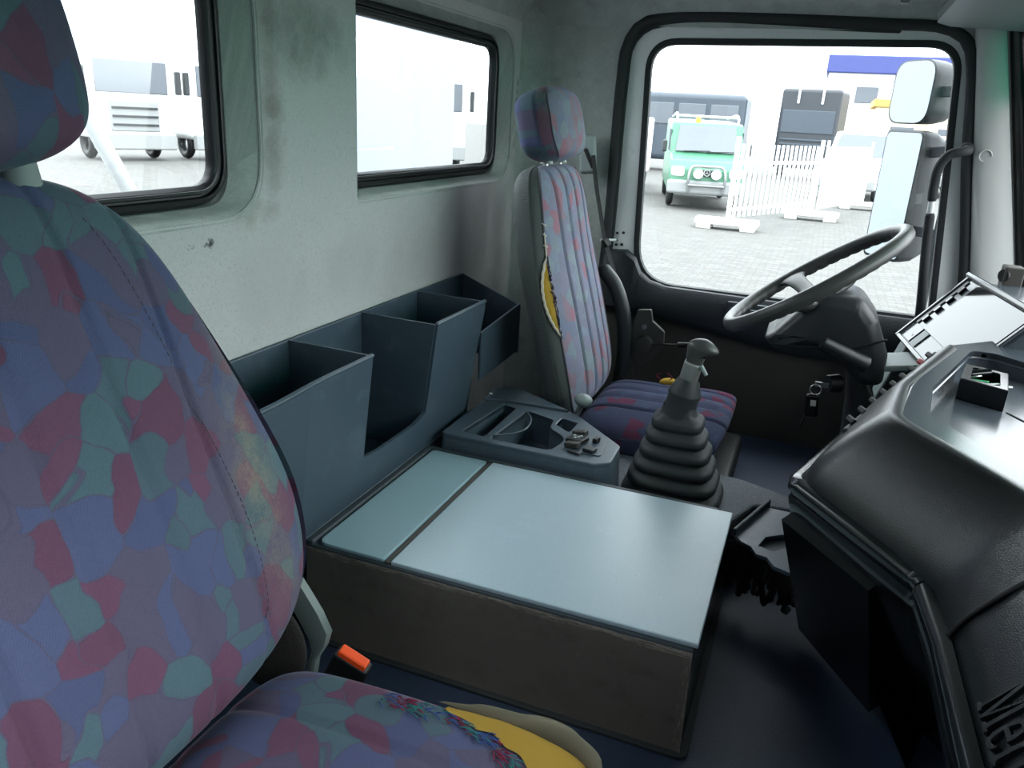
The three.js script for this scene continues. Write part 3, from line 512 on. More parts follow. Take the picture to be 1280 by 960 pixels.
// ---- passenger seat
{
  const t = thing('passenger_seat', 'patterned passenger seat nearest the viewer, cushion corner torn open to foam', 'seat', null);
  const zc = -0.43;
  const back = padded({ zc, half: 0.268, depth: 0.12, n: 3.2, path: [[-0.43, 0.315], [-0.455, 0.39], [-0.485, 0.48], [-0.53, 0.6], [-0.57, 0.72], [-0.605, 0.835]], grooves: [-0.125, -0.042, 0.042, 0.125], groove: 0.006, width: 0.004, endw: 5, endd: 2.5, bulge: 0.018, wide: (s) => lerp(1.0, 0.64, sstep(0.28, 1.05, s)) });
  part(t, 'backrest_cover', back.shell(-1.9, 1.9, 240, 90, 0.3), M.seatNear, 'red, blue and green patched seat cloth');
  part(t, 'backrest_shell', [back.shell(1.9, Math.PI, 40, 90), back.shell(-Math.PI, -1.9, 40, 90)], M.vinyl, 'dark grey back cover');
  for (const a of [-0.125]) part(t, 'stitching', Array.from({ length: 60 }, (_, i) => { const sn = Math.pow(Math.abs(a) / 0.235, 1.6), ang = -Math.asin(clamp(sn, 0, 1)) * Math.sign(-a); const p = back.surface(0.1 + i * 0.0135, ang, 0.0005), q = back.surface(0.106 + i * 0.0135, ang, 0.0005); return tube([p, q], 0.0006, 4, 1); }), M.piping);
  const head = padded({ zc: zc, half: 0.135, depth: 0.11, n: 2.8, path: [[-0.575, 0.832], [-0.59, 0.89], [-0.605, 0.95], [-0.63, 1.035]], endw: 4, endd: 2, bulge: 0.014 });
  part(t, 'headrest_cover', head.shell(-Math.PI, Math.PI, 120, 44, 0.1), M.seatNear, 'patched headrest cloth');
  for (const dz of [-0.055, 0.055]) {
    const post = part(t, 'headrest_post', cyl(0.006, 0.006, [-0.635, 0.77, zc + dz], [-0.642, 0.86, zc + dz], 14), M.steel);
    part(post, 'post_sleeve', cyl(0.017, 0.014, [-0.636, 0.80, zc + dz], [-0.637, 0.826, zc + dz], 16), M.greyPlastic);
  }
  const cush = padded({ zc, half: 0.207, depth: 0.12, n: 5, path: [[-0.08, 0.262], [-0.11, 0.28], [-0.18, 0.287], [-0.3, 0.289], [-0.42, 0.284], [-0.53, 0.276]], grooves: [-0.11, -0.037, 0.037, 0.11], groove: 0.005, width: 0.006, endw: 9, endd: 2, bulge: 0.004 });
  part(t, 'cushion_cover', cush.shell(-Math.PI, Math.PI, 260, 70, 0.4), M.seatNear, 'patched seat cloth');
  // torn inboard front corner: bare foam, a flap of backing standing off the edge and pulled threads
  const c0 = 0.06, c1 = 0.46, rag = (v) => 0.03 * Math.sin(v * 31) + 0.03 * Math.sin(v * 13), ra = (v) => lerp(0.30, 0.86, Math.pow(v, 1.5)) + rag(v);
  part(t, 'torn_foam', grid(14, 40, (u, v) => cush.surface(lerp(c0, c1, v), -lerp(ra(v), 1.05, u), 0.0025 + 0.006 * Math.sin(Math.PI * u) * Math.sin(Math.PI * v))), M.foam, 'yellow foam bared at the torn corner');
  part(t, 'torn_flap', grid(12, 40, (u, v) => { const q = cush.surface(lerp(0.02, c1 + 0.02, v), -1.0, 0.004), w = 0.026 * Math.pow(clamp((1 - v) * 1.7, 0, 1), 0.7) * (1 + 0.05 * Math.sin(v * 19)); const b = u * 3.3; return [q[0] + 0.004 * Math.sin(v * 23), q[1] + w * 0.62 * Math.sin(b * 0.8), q[2] - w * 0.75 * (1 - Math.cos(b * 0.8)) * 0.55]; }), M.backing, 'curled flap of grey backing cloth');
  const r = rng(71), lists = { threadRed: [], threadBlue: [], threadGreen: [] }, keys = Object.keys(lists);
  for (let i = 0; i < 150; i++) {
    const v = r(), s = lerp(c0 + 0.1, c1 + 0.16, v), vv = clamp((s - c0) / (c1 - c0), 0, 1), a = -(s > c1 ? 0.55 + 0.3 * r() : ra(vv) - 0.16 * r()), p = cush.surface(s, a, 0.0012), q = cush.surface(s - 0.012 - 0.02 * r(), a + 0.10 * r(), 0.0015 + 0.003 * r());
    lists[keys[(Math.floor(s * 22) * 7 + (r() < 0.15 ? 1 : 0)) % 3]].push(tube([p, [(p[0] + q[0]) / 2, (p[1] + q[1]) / 2 + 0.0015, (p[2] + q[2]) / 2], q], 0.0007, 4, 4));
  }
  for (const k of keys) if (lists[k].length) part(t, 'pulled_threads', lists[k], M[k]);
  part(t, 'seat_base', rbox(0.42, 0.16, 0.36, 0.02, [-0.27, 0.085, zc]), M.black);
  part(t, 'recliner_joint', [place(boxUV(new THREE.SphereGeometry(0.06, 24, 16).scale(1, 1.1, 0.35)), [-0.55, 0.25, -0.655])], M.rustDark, 'grimy recliner joint');
  part(t, 'side_bracket', loft([[-0.548, 0.330, 0.018], [-0.530, 0.305, 0.019], [-0.510, 0.275, 0.020], [-0.497, 0.250, 0.019], [-0.498, 0.232, 0.013], [-0.508, 0.21, 0.009], [-0.514, 0.17, 0.008], [-0.515, 0.12, 0.008]].map(([x, y, w]) => [[x - w * 0.8, y - w * 0.5, -0.70], [x - w * 0.7, y - w * 0.45, -0.690], [x, y, -0.688], [x + w * 0.7, y + w * 0.45, -0.690], [x + w * 0.8, y + w * 0.5, -0.70]]), true, 0.8), M.bracket, 'grey curved bracket beside the recliner');
  const b = part(t, 'belt_buckle', rbox(0.052, 0.066, 0.024, 0.006, [-0.478, 0.176, -0.722], [0, 0.1, -0.42]), M.black, 'black seat-belt buckle');
  part(b, 'release_button', rbox(0.042, 0.013, 0.017, 0.003, [-0.4655, 0.2065, -0.7215], [0, 0.1, -0.42]), M.orange, 'orange release button');
  part(t, 'buckle_stalk', tube([[-0.50, 0.165, -0.715], [-0.515, 0.12, -0.70], [-0.50, 0.06, -0.66]], 0.011, 8), M.black);
}

// =============================================================== STORAGE POCKETS on the rear wall
{
  const t = thing('storage_pockets', 'long dark blue-grey plastic storage pocket unit along the rear wall', 'storage pockets');
  const xb = XW + 0.012, yt = 0.475;
  part(t, 'back_panel', wallX([[-1.905, 0.475], [-1.93, 0.43], [-1.98, 0.34], [-1.98, 0.25], [-1.40, 0.18], [-0.35, 0.18], [-0.35, 0.475]], XW + 0.002, XW + 0.010, [], 0.002), M.pocket);
  // front: two tall pockets with a cut-out between them, standing from z -0.45 to -1.645; tapers back towards the passenger seat
  const X = (z) => -0.688 - 0.055 * clamp((z + 0.955) / 0.5, 0, 1);
  const leaves = [[[-0.45, 0.06], [-0.45, 0.455], [-0.86, 0.462], [-0.955, 0.473], [-0.955, 0.06]], rounded([[-0.955, 0.06], [-0.955, 0.473], [-1.138, 0.473, 0.006], [-1.141, 0.270, 0.012], [-1.20, 0.264, 0.04], [-1.34, 0.264, 0.04], [-1.389, 0.275, 0.012], [-1.392, 0.473, 0.005], [-1.645, 0.473, 0.02], [-1.612, 0.20, 0.02], [-1.40, 0.18], [-1.40, 0.06]], 4)];
  const bend = (g) => { const p = g.attributes.position; for (let i = 0; i < p.count; i++) { const z = p.getZ(i), y = p.getY(i); p.setX(i, p.getX(i) + X(z) - 0.035 * (0.475 - y) / 0.3); } g.computeVertexNormals(); return g; };
  part(t, 'front_panel', leaves.map((o) => bend(wallX(o, -0.004, 0.004))), M.pocket);
  const div = (z, dz = 0) => wallZ([[xb - 0.005, 0.18], [X(z) - 0.036, 0.18], [X(z) - 0.002, yt - 0.002], [xb - 0.005, yt]], z - 0.0025, z + 0.0025);
  for (const z of [-1.14, -1.39, -1.64, -0.46]) part(t, 'divider', div(z), M.pocket);
  part(t, 'floor_panel', rbox(0.15, 0.006, 1.2, 0.002, [-0.79, 0.185, -1.05]), M.pocket);
  for (const line of [[[-0.45, 0.456], [-0.86, 0.463], [-0.97, 0.4735], [-1.138, 0.4735]], [[-1.394, 0.4735], [-1.5, 0.4735], [-1.64, 0.4735]]]) part(t, 'top_lip', tube(line.map(([z, y]) => [X(z) + 0.001, y, z]), 0.0045, 8, 40), M.pocket);
  // low end pocket behind the driver seat
  part(t, 'end_pocket', [wallX([[-1.645, 0.395], [-1.90, 0.415], [-1.90, 0.285], [-1.645, 0.275]], -0.70, -0.693, [], 0.002), wallZ([[xb - 0.004, 0.475], [xb - 0.004, 0.25], [-0.694, 0.28], [-0.694, 0.41]], -1.905, -1.899)], M.pocket);
  const sc = part(t, 'fixing_screw', lathe([[0, 0.006], [0.008, 0.005], [0.010, 0.002], [0.020, 0.001], [0.021, -0.001], [0, -0.002]], 24, [xb - 0.001, 0.432, -1.695], [1, 0, 0]), M.dullSteel);
  part(t, 'fixing_bracket', [rbox(0.004, 0.03, 0.06, 0.001, [XW + 0.004, 0.235, -1.86])], M.greyPlastic);
}

// =============================================================== ENGINE HUMP, BOX, CONSOLE, GEAR LEVER
{
  const t = thing('engine_hump', 'speckled dark grey rubber-covered engine hump under console and gear lever', 'engine cover');
  const plan = rounded([[-0.84, -1.425], [-0.09, -1.425], [-0.02, -1.61, 0.02], [0.09, -1.625, 0.02], [0.09, -1.67, 0.03], [-0.06, -1.735, 0.08], [-0.16, -1.74, 0.05], [-0.84, -1.74]], 6);
  part(t, 'hump_body', raise(plan, 0, 0.105, [], 0.006), M.rubberDull);
  part(t, 'rubber_mat', raise(plan.map(([x, z]) => [x * 0.99, lerp(z, -1.58, 0.02)]), 0.1055, 0.12, [], 0.006), M.hump);
}
{
  const t = thing('broken_panel', 'broken grey plastic panel with torn black edge in front of the hump', 'panel');
  const y = 0.1235;
  part(t, 'panel_plate', raise([[0.0, -1.585], [-0.046, -1.432], [-0.03, -1.41], [-0.012, -1.40], [0.0, -1.375], [0.02, -1.372], [0.034, -1.345], [0.062, -1.335], [0.12, -1.34], [0.14, -1.50], [0.05, -1.585]], y, y + 0.008, [rounded([[0.002, -1.41], [0.03, -1.40], [0.055, -1.43], [0.062, -1.49, 0.01], [0.035, -1.47], [0.012, -1.45]], 3), rounded([[0.05, -1.51, 0.005], [0.09, -1.51, 0.005], [0.09, -1.55, 0.005], [0.06, -1.55, 0.01]], 3)], 0.001), M.console);
  part(t, 'raised_lip', [bar([0.008, y + 0.012, -1.60], [-0.047, y + 0.012, -1.43], 0.008, 0.02, 0.003)], M.rim, 'dusty raised edge');
  part(t, 'panel_bed', raise([[-0.02, -1.43], [0.12, -1.37], [0.13, -1.53], [0.03, -1.54]], y - 0.012, y - 0.004), M.rim);
  const r = rng(81), bits = [];
  for (let i = 0; i < 46; i++) { const u = r(), x = lerp(-0.055, 0.10, u), z = lerp(-1.40, -1.335, u) - 0.01; bits.push(tube([[x, y - 0.002, z - 0.01], [x + 0.01 * (r() - 0.5), y - 0.02 - 0.02 * r(), z + 0.008 * r()], [x + 0.03 * (r() - 0.5), y - 0.04 - 0.05 * r(), z + 0.012 * r()]], 0.0025 + 0.004 * r(), 6, 8)); }
  part(t, 'torn_insulation', bits, M.rustDark, 'ragged black insulation under the break');
  part(t, 'loose_bolt', cyl(0.006, 0.006, [0.068, 0.05, -1.335], [0.072, 0.06, -1.33], 8), M.steel);
}
{
  const t = thing('engine_box', 'low square-edged box between the seats with pale blue-grey lids', 'box');
  const x0 = -0.712, x1 = -0.060, z0 = -1.415, z1 = -0.965, yT = 0.178;
  const plan = (e) => [[x0 - e, z0 - e], [x1 + e, z0 - e], [x1 + e, z1 + e], [x0 - e, z1 + e]];
  // walls with a slight draft
  const quad = (a, b, c, d) => { const n = 12; return grid(n, 4, (u, v) => { const p = V(...a).lerp(V(...b), u), q = V(...d).lerp(V(...c), u), m = p.lerp(q, v); return [m.x, m.y, m.z, u * V(...a).distanceTo(V(...b)), v * 0.18]; }); };
  part(t, 'near_wall', quad([x0, 0.004, z1 + 0.006], [x1 + 0.004, 0.004, z1 + 0.006], [x1, yT, z1], [x0, yT, z1]), M.boxNear, 'scuffed brown-black near wall, rubbed pale along its top edge');
  part(t, 'end_wall', quad([x1 + 0.004, 0.004, z1 + 0.006], [x1 + 0.004, 0.004, z0], [x1, yT, z0], [x1, yT, z1]), M.dashSmooth);
  part(t, 'rear_wall', [quad([x1, 0.004, z0], [x0, 0.004, z0], [x0, yT, z0], [x1, yT, z0]), quad([x0, 0.004, z0], [x0, 0.004, z1 + 0.006], [x0, yT, z1], [x0, yT, z0])], M.boxSide);
  part(t, 'top_rim', raise([[x0, z0], [x1, z0], [x1, z1], [x0, z1]], yT - 0.008, yT + 0.004, [], 0.003), M.rim);
  part(t, 'rim_ridge', [bar([x0 + 0.006, yT + 0.006, z1], [x0 + 0.006, yT + 0.006, z0], 0.014, 0.012, 0.004), bar([x0, yT + 0.006, z0 + 0.004], [x1 - 0.02, yT + 0.006, z0 + 0.004], 0.014, 0.01, 0.004)], M.rim);
  part(t, 'small_lid', raise(rounded([[x0 + 0.018, z0 + 0.012, 0.012], [-0.566, z0 + 0.012, 0.004], [-0.566, z1 - 0.006, 0.004], [x0 + 0.018, z1 - 0.006, 0.02]]), yT + 0.003, yT + 0.010, [], 0.002), M.lidTeal);
  part(t, 'divider_strip', bar([-0.559, yT + 0.004, z0 + 0.012], [-0.559, yT + 0.004, z1 - 0.004], 0.010, 0.008, 0.002), M.boxSide);
  part(t, 'large_lid', raise(rounded([[-0.552, z0 + 0.014, 0.004], [x1 + 0.006, z0 + 0.006, 0.003], [x1 + 0.006, z1 - 0.008, 0.003], [-0.552, z1 - 0.004, 0.004]]), yT + 0.003, yT + 0.011, [], 0.002), M.lid);
  part(t, 'foot_flange', raise(rounded([[x0, z1 - 0.02], [x1 - 0.02, z1 - 0.02], [x1 + 0.0, z0], [x1 + 0.014, z0], [x1 + 0.016, z1 + 0.016, 0.02], [x0, z1 + 0.016]]), 0.0005, 0.006, [], 0.001), M.rubberDull);
}
{
  const t = thing('centre_console', 'dark grey console with cup holder, trays and switches behind the box', 'console');
  const out = rounded([[-0.69, -1.428, 0.015], [-0.34, -1.428, 0.02], [-0.311, -1.452, 0.02], [-0.313, -1.548, 0.02], [-0.455, -1.685, 0.02], [-0.655, -1.79, 0.02], [-0.69, -1.65, 0.03]], 5);
  const slot = rounded([[-0.652, -1.461, 0.006], [-0.597, -1.455, 0.006], [-0.598, -1.651, 0.006], [-0.633, -1.662, 0.006]], 3);
  const cup = rounded([[-0.58, -1.45, 0.01], [-0.445, -1.453, 0.02], [-0.430, -1.53, 0.05], [-0.487, -1.575, 0.04], [-0.492, -1.625, 0.02], [-0.566, -1.65, 0.01]], 5);
  const tray = rounded([[-0.478, -1.60, 0.006], [-0.437, -1.568, 0.006], [-0.437, -1.632, 0.006], [-0.478, -1.645, 0.006]], 3);
  part(t, 'console_top', raise(out, 0.206, 0.220, [slot, cup, tray], 0.003), M.console);
  const base = out.map(([x, z]) => [x * 1.0, z]);
  part(t, 'console_skirt', loft([[0.121, 0.008], [0.19, 0.001], [0.210, 0.0], [0.217, -0.003]].map(([y, e]) => [...base, base[0]].map(([x, z]) => [x + e * Math.sign(x + 0.52), y, z + e * Math.sign(z + 1.6)])), true, 0.5), M.console);
  for (const [o, depth] of [[slot, 0.05], [cup, 0.075], [tray, 0.04]]) {
    const w = part(t, 'well', [loft([0.218, 0.22 - depth].map((y) => [...o, o[0]].map(([x, z]) => [x, y, z])), false, 0.5), raise(o, 0.218 - depth, 0.222 - depth)], M.console);
  }
  part(t, 'cup_fin', [tube([[-0.58, 0.2205, -1.468], [-0.545, 0.2205, -1.50], [-0.53, 0.2205, -1.535], [-0.54, 0.2205, -1.60], [-0.566, 0.2205, -1.64]], 0.002, 6, 40)], M.console);
  // raised rear plate with a screw
  part(t, 'rear_plate', raise(rounded([[-0.685, -1.66], [-0.64, -1.675], [-0.59, -1.68], [-0.475, -1.685], [-0.655, -1.785, 0.02], [-0.70, -1.73, 0.02]]), 0.219, 0.226, [], 0.002), M.console);
  part(t, 'screw', lathe([[0, 0.003], [0.005, 0.0025], [0.006, 0]], 16, [-0.685, 0.226, -1.70]), M.steel);
  const pl = part(t, 'switch_plate', raise(rounded([[-0.425, -1.575, 0.01], [-0.345, -1.575, 0.014], [-0.338, -1.47, 0.01], [-0.41, -1.46, 0.01]]), 0.2195, 0.2225, [], 0.001), M.console);
  const sw = (x, z, w, d, h, mat, tilt = 0) => part(pl, 'switch', rbox(w, h, d, 0.003, [x, 0.2225 + h / 2, z], [0, -0.25, tilt]), mat);
  sw(-0.408, -1.556, 0.034, 0.018, 0.012, M.darkMetal, 0.2); sw(-0.404, -1.520, 0.042, 0.034, 0.010, M.black, 0.1); sw(-0.404, -1.486, 0.034, 0.018, 0.012, M.darkMetal, 0.2);
  sw(-0.365, -1.535, 0.010, 0.022, 0.012, M.black); sw(-0.365, -1.483, 0.026, 0.022, 0.008, M.consoleDark); sw(-0.392, -1.462, 0.03, 0.012, 0.003, M.consoleDark);
  for (const [x, z] of [[-0.412, -1.526], [-0.402, -1.520], [-0.408, -1.514], [-0.398, -1.528]]) part(pl, 'button_dot', lathe([[0, 0.0015], [0.003, 0.001], [0.0035, 0]], 10, [x, 0.2335, z]), M.palePlastic);
}
{
  const t = thing('gear_lever', 'gear lever with grey knob rising from a ribbed black rubber boot', 'gear lever');
  // square bellows
  const rows = [], C0 = V(-0.196, 0.121, -1.587), C1 = V(-0.205, 0.305, -1.60);
  const prof = []; const N = 6;
  for (let i = 0; i < N; i++) { const w0 = lerp(0.108, 0.045, i / N), w1 = lerp(0.108, 0.045, (i + 1) / N); prof.push([w0 * 0.985, i / N], [w0, (i + 0.22) / N], [w0 * 0.985, (i + 0.45) / N], [w0 * 0.93, (i + 0.62) / N], [w1 * 0.90, (i + 0.80) / N], [w1 * 0.885, (i + 0.93) / N]); }
  prof.push([0.036, 1], [0.034, 1.08]);
  const sq = (r, y) => Array.from({ length: 49 }, (_, k) => { const a = (k / 48) * 6.28319, c = Math.cos(a), s = Math.sin(a), e = 0.55, x = Math.sign(c) * Math.pow(Math.abs(c), e), z = Math.sign(s) * Math.pow(Math.abs(s), e), p = C0.clone().lerp(C1, y); return [p.x + x * r, p.y, p.z + z * r * 0.86]; });
  part(t, 'rubber_boot', mergeVerticesSmooth(loft(prof.map(([r, y]) => sq(r, y)), true, 1.2)), M.boot);
  part(t, 'boot_collar', lathe([[0.036, -0.02], [0.038, -0.008], [0.034, 0.0], [0.033, 0.03], [0.036, 0.036], [0.034, 0.042], [0.024, 0.066], [0.021, 0.072]], 28, [-0.205, 0.31, -1.60], [0.16, 1, 0]), M.boot);
  part(t, 'lever_sleeve', lathe([[0, -0.002], [0.0195, 0], [0.0195, 0.05], [0.0185, 0.056], [0, 0.056]], 28, [-0.198, 0.364, -1.60], [0.18, 1, 0]), M.sleeve, 'grey metal lever sleeve');
  // knob: a bulb that leans forward
  const knob = new THREE.SphereGeometry(1, 36, 24); const p = knob.attributes.position;
  for (let i = 0; i < p.count; i++) { const x = p.getX(i), y = p.getY(i), z = p.getZ(i), k = sstep(-0.2, 0.7, y), w = lerp(0.0185, 0.026, k); p.setXYZ(i, x * w + k * 0.014 * (1 + x), y * 0.032 - k * Math.max(0, x) * 0.008, z * lerp(0.0185, 0.0235, k)); }
  knob.computeVertexNormals();
  part(t, 'knob', place(knob, [-0.187, 0.441, -1.60], [0, 0, -0.18]), M.wheel);
  part(t, 'knob_neck', lathe([[0.0165, 0], [0.0185, 0.006], [0.0185, 0.022]], 24, [-0.189, 0.412, -1.60], [0.18, 1, 0]), M.wheel);
  part(t, 'range_switch', [cyl(0.005, 0.004, [-0.172, 0.415, -1.59], [-0.158, 0.398, -1.585], 12)], M.palePlastic);
}
function mergeVerticesSmooth(g) { g.deleteAttribute('normal'); const m = mergeVertices(g, 1e-5); m.computeVertexNormals(); return m; }

// =============================================================== STEERING
const wc = V(0.018, 0.568, -1.92), axis = V(-0.585, 0.811, 0).normalize();
{
  const t = thing('steering_wheel', 'worn grey two-spoke steering wheel in front of the door window', 'steering wheel');
  const R = 0.212, e1 = V(0.811, 0.585, 0).normalize(), e2 = V(0, 0, 1);
  const onWheel = (r, a, h) => wc.clone().addScaledVector(e1, Math.cos(a) * r).addScaledVector(e2, Math.sin(a) * r).addScaledVector(axis, h);
  part(t, 'rim', grid(180, 18, (u, v) => {
    const a = u * 6.28319, b = v * 6.28319, grip = 1 - 0.16 * Math.pow(Math.max(0, Math.cos(a * 44)), 2) * Math.max(0, -Math.sin(b) * 0.8 - Math.cos(b) * 0.6);
    const rr = 0.0152 * grip, q = onWheel(R + Math.cos(b) * rr, a, Math.sin(b) * rr * 1.12); return [q.x, q.y, q.z, u * 1.33, v * 0.085];
  }, true), M.wheel);
  for (const a of [Math.PI / 2 + 0.32, -Math.PI / 2 - 0.32]) {
    part(t, 'spoke', grid(20, 12, (u, v) => { const r = lerp(0.05, R - 0.004, u), b = v * 6.28319, w = 0.02 + 0.014 * Math.pow(2 * u - 1, 2) + 0.012 * sstep(0.8, 1, u), h = -0.045 * (1 - sstep(0.1, 1, u)); const q = onWheel(r, a, h + Math.sin(b) * 0.008); const side = e1.clone().multiplyScalar(-Math.sin(a)).addScaledVector(e2, Math.cos(a)); q.addScaledVector(side, Math.cos(b) * w); return [q.x, q.y, q.z, u * 0.2, v * 0.1]; }), M.wheel);
  }
  part(t, 'hub', lathe([[0.05, -0.05], [0.075, -0.048], [0.082, -0.042], [0.078, -0.032], [0.05, -0.022], [0, -0.02]], 36, [wc.x, wc.y, wc.z], [axis.x, axis.y, axis.z]), M.wheel);
}
{
  const t = thing('steering_column', 'dark steering column shroud with stalks below the wheel', 'steering column');
  const S = (pts) => loft(pts.map(([x, y, hz, hy]) => Array.from({ length: 33 }, (_, k) => { const a = (k / 32) * 6.28319, e = 0.7, c = Math.sign(Math.cos(a)) * Math.pow(Math.abs(Math.cos(a)), e), s = Math.sign(Math.sin(a)) * Math.pow(Math.abs(Math.sin(a)), e); return [x - s * hy * 0.55, y + s * hy * 0.83, -1.92 + c * hz]; })), false, 1.2);
  const prof = rounded([[-0.072, 0.432, 0.01], [-0.045, 0.452, 0.03], [0.0, 0.512, 0.04], [0.045, 0.556, 0.04], [0.125, 0.552, 0.05], [0.165, 0.505, 0.04], [0.198, 0.43, 0.03], [0.20, 0.36, 0.02], [0.145, 0.35, 0.04], [0.10, 0.405, 0.04], [0.04, 0.422, 0.03], [-0.045, 0.415, 0.015]], 5);
  part(t, 'column_shroud', boxUV(toCreasedNormals(new THREE.ExtrudeGeometry(shapeOf(prof), { depth: 0.13, bevelEnabled: true, bevelThickness: 0.035, bevelSize: 0.03, bevelOffset: -0.03, bevelSegments: 6, curveSegments: 6 }), 0.8).translate(0, 0, -1.985)), M.column);
  part(t, 'shroud_seam', tube([[-0.05, 0.424, -1.822], [0.05, 0.432, -1.816], [0.12, 0.442, -1.816], [0.185, 0.47, -1.82]], 0.0025, 6), M.black);
  part(t, 'column_tube', mergeVerticesSmooth(S([[0.12, 0.43, 0.09, 0.075], [0.155, 0.36, 0.085, 0.075], [0.175, 0.25, 0.075, 0.075], [0.185, 0.12, 0.075, 0.08], [0.19, 0.0, 0.08, 0.085]])), M.column);
  const st = part(t, 'indicator_stalk', [cyl(0.0135, 0.019, [0.062, 0.452, -1.79], [0.155, 0.41, -1.815], 20), cyl(0.0125, 0.0135, [0.058, 0.454, -1.789], [0.062, 0.452, -1.79], 20)], M.column);
  part(t, 'wiper_stalk', tube([[-0.03, 0.44, -2.12], [0.03, 0.445, -2.08], [0.09, 0.45, -2.04]], 0.008, 10), M.column);
  part(t, 'ignition_barrel', [cyl(0.02, 0.022, [0.085, 0.345, -1.842], [0.11, 0.345, -1.86], 24)], M.black);
}
{
  const t = thing('ignition_key', 'black key fob hanging from the ignition below the steering wheel', 'key');
  part(t, 'key_blade', [rbox(0.03, 0.012, 0.004, 0.001, [0.075, 0.343, -1.835])], M.steel);
  part(t, 'key_ring', place(new THREE.TorusGeometry(0.012, 0.0015, 8, 24), [0.064, 0.33, -1.832]), M.steel);
  const f = part(t, 'key_fob', rbox(0.028, 0.055, 0.012, 0.006, [0.062, 0.292, -1.83], [0, 0, 0.1]), M.blackGloss);
  part(f, 'paper_tag', rbox(0.012, 0.014, 0.002, 0.0005, [0.064, 0.30, -1.8235], [0, 0, 0.1]), M.concrete);
  part(t, 'key_cord', tube([[0.055, 0.27, -1.83], [0.048, 0.25, -1.83], [0.045, 0.235, -1.828]], 0.003, 6), M.black);
}

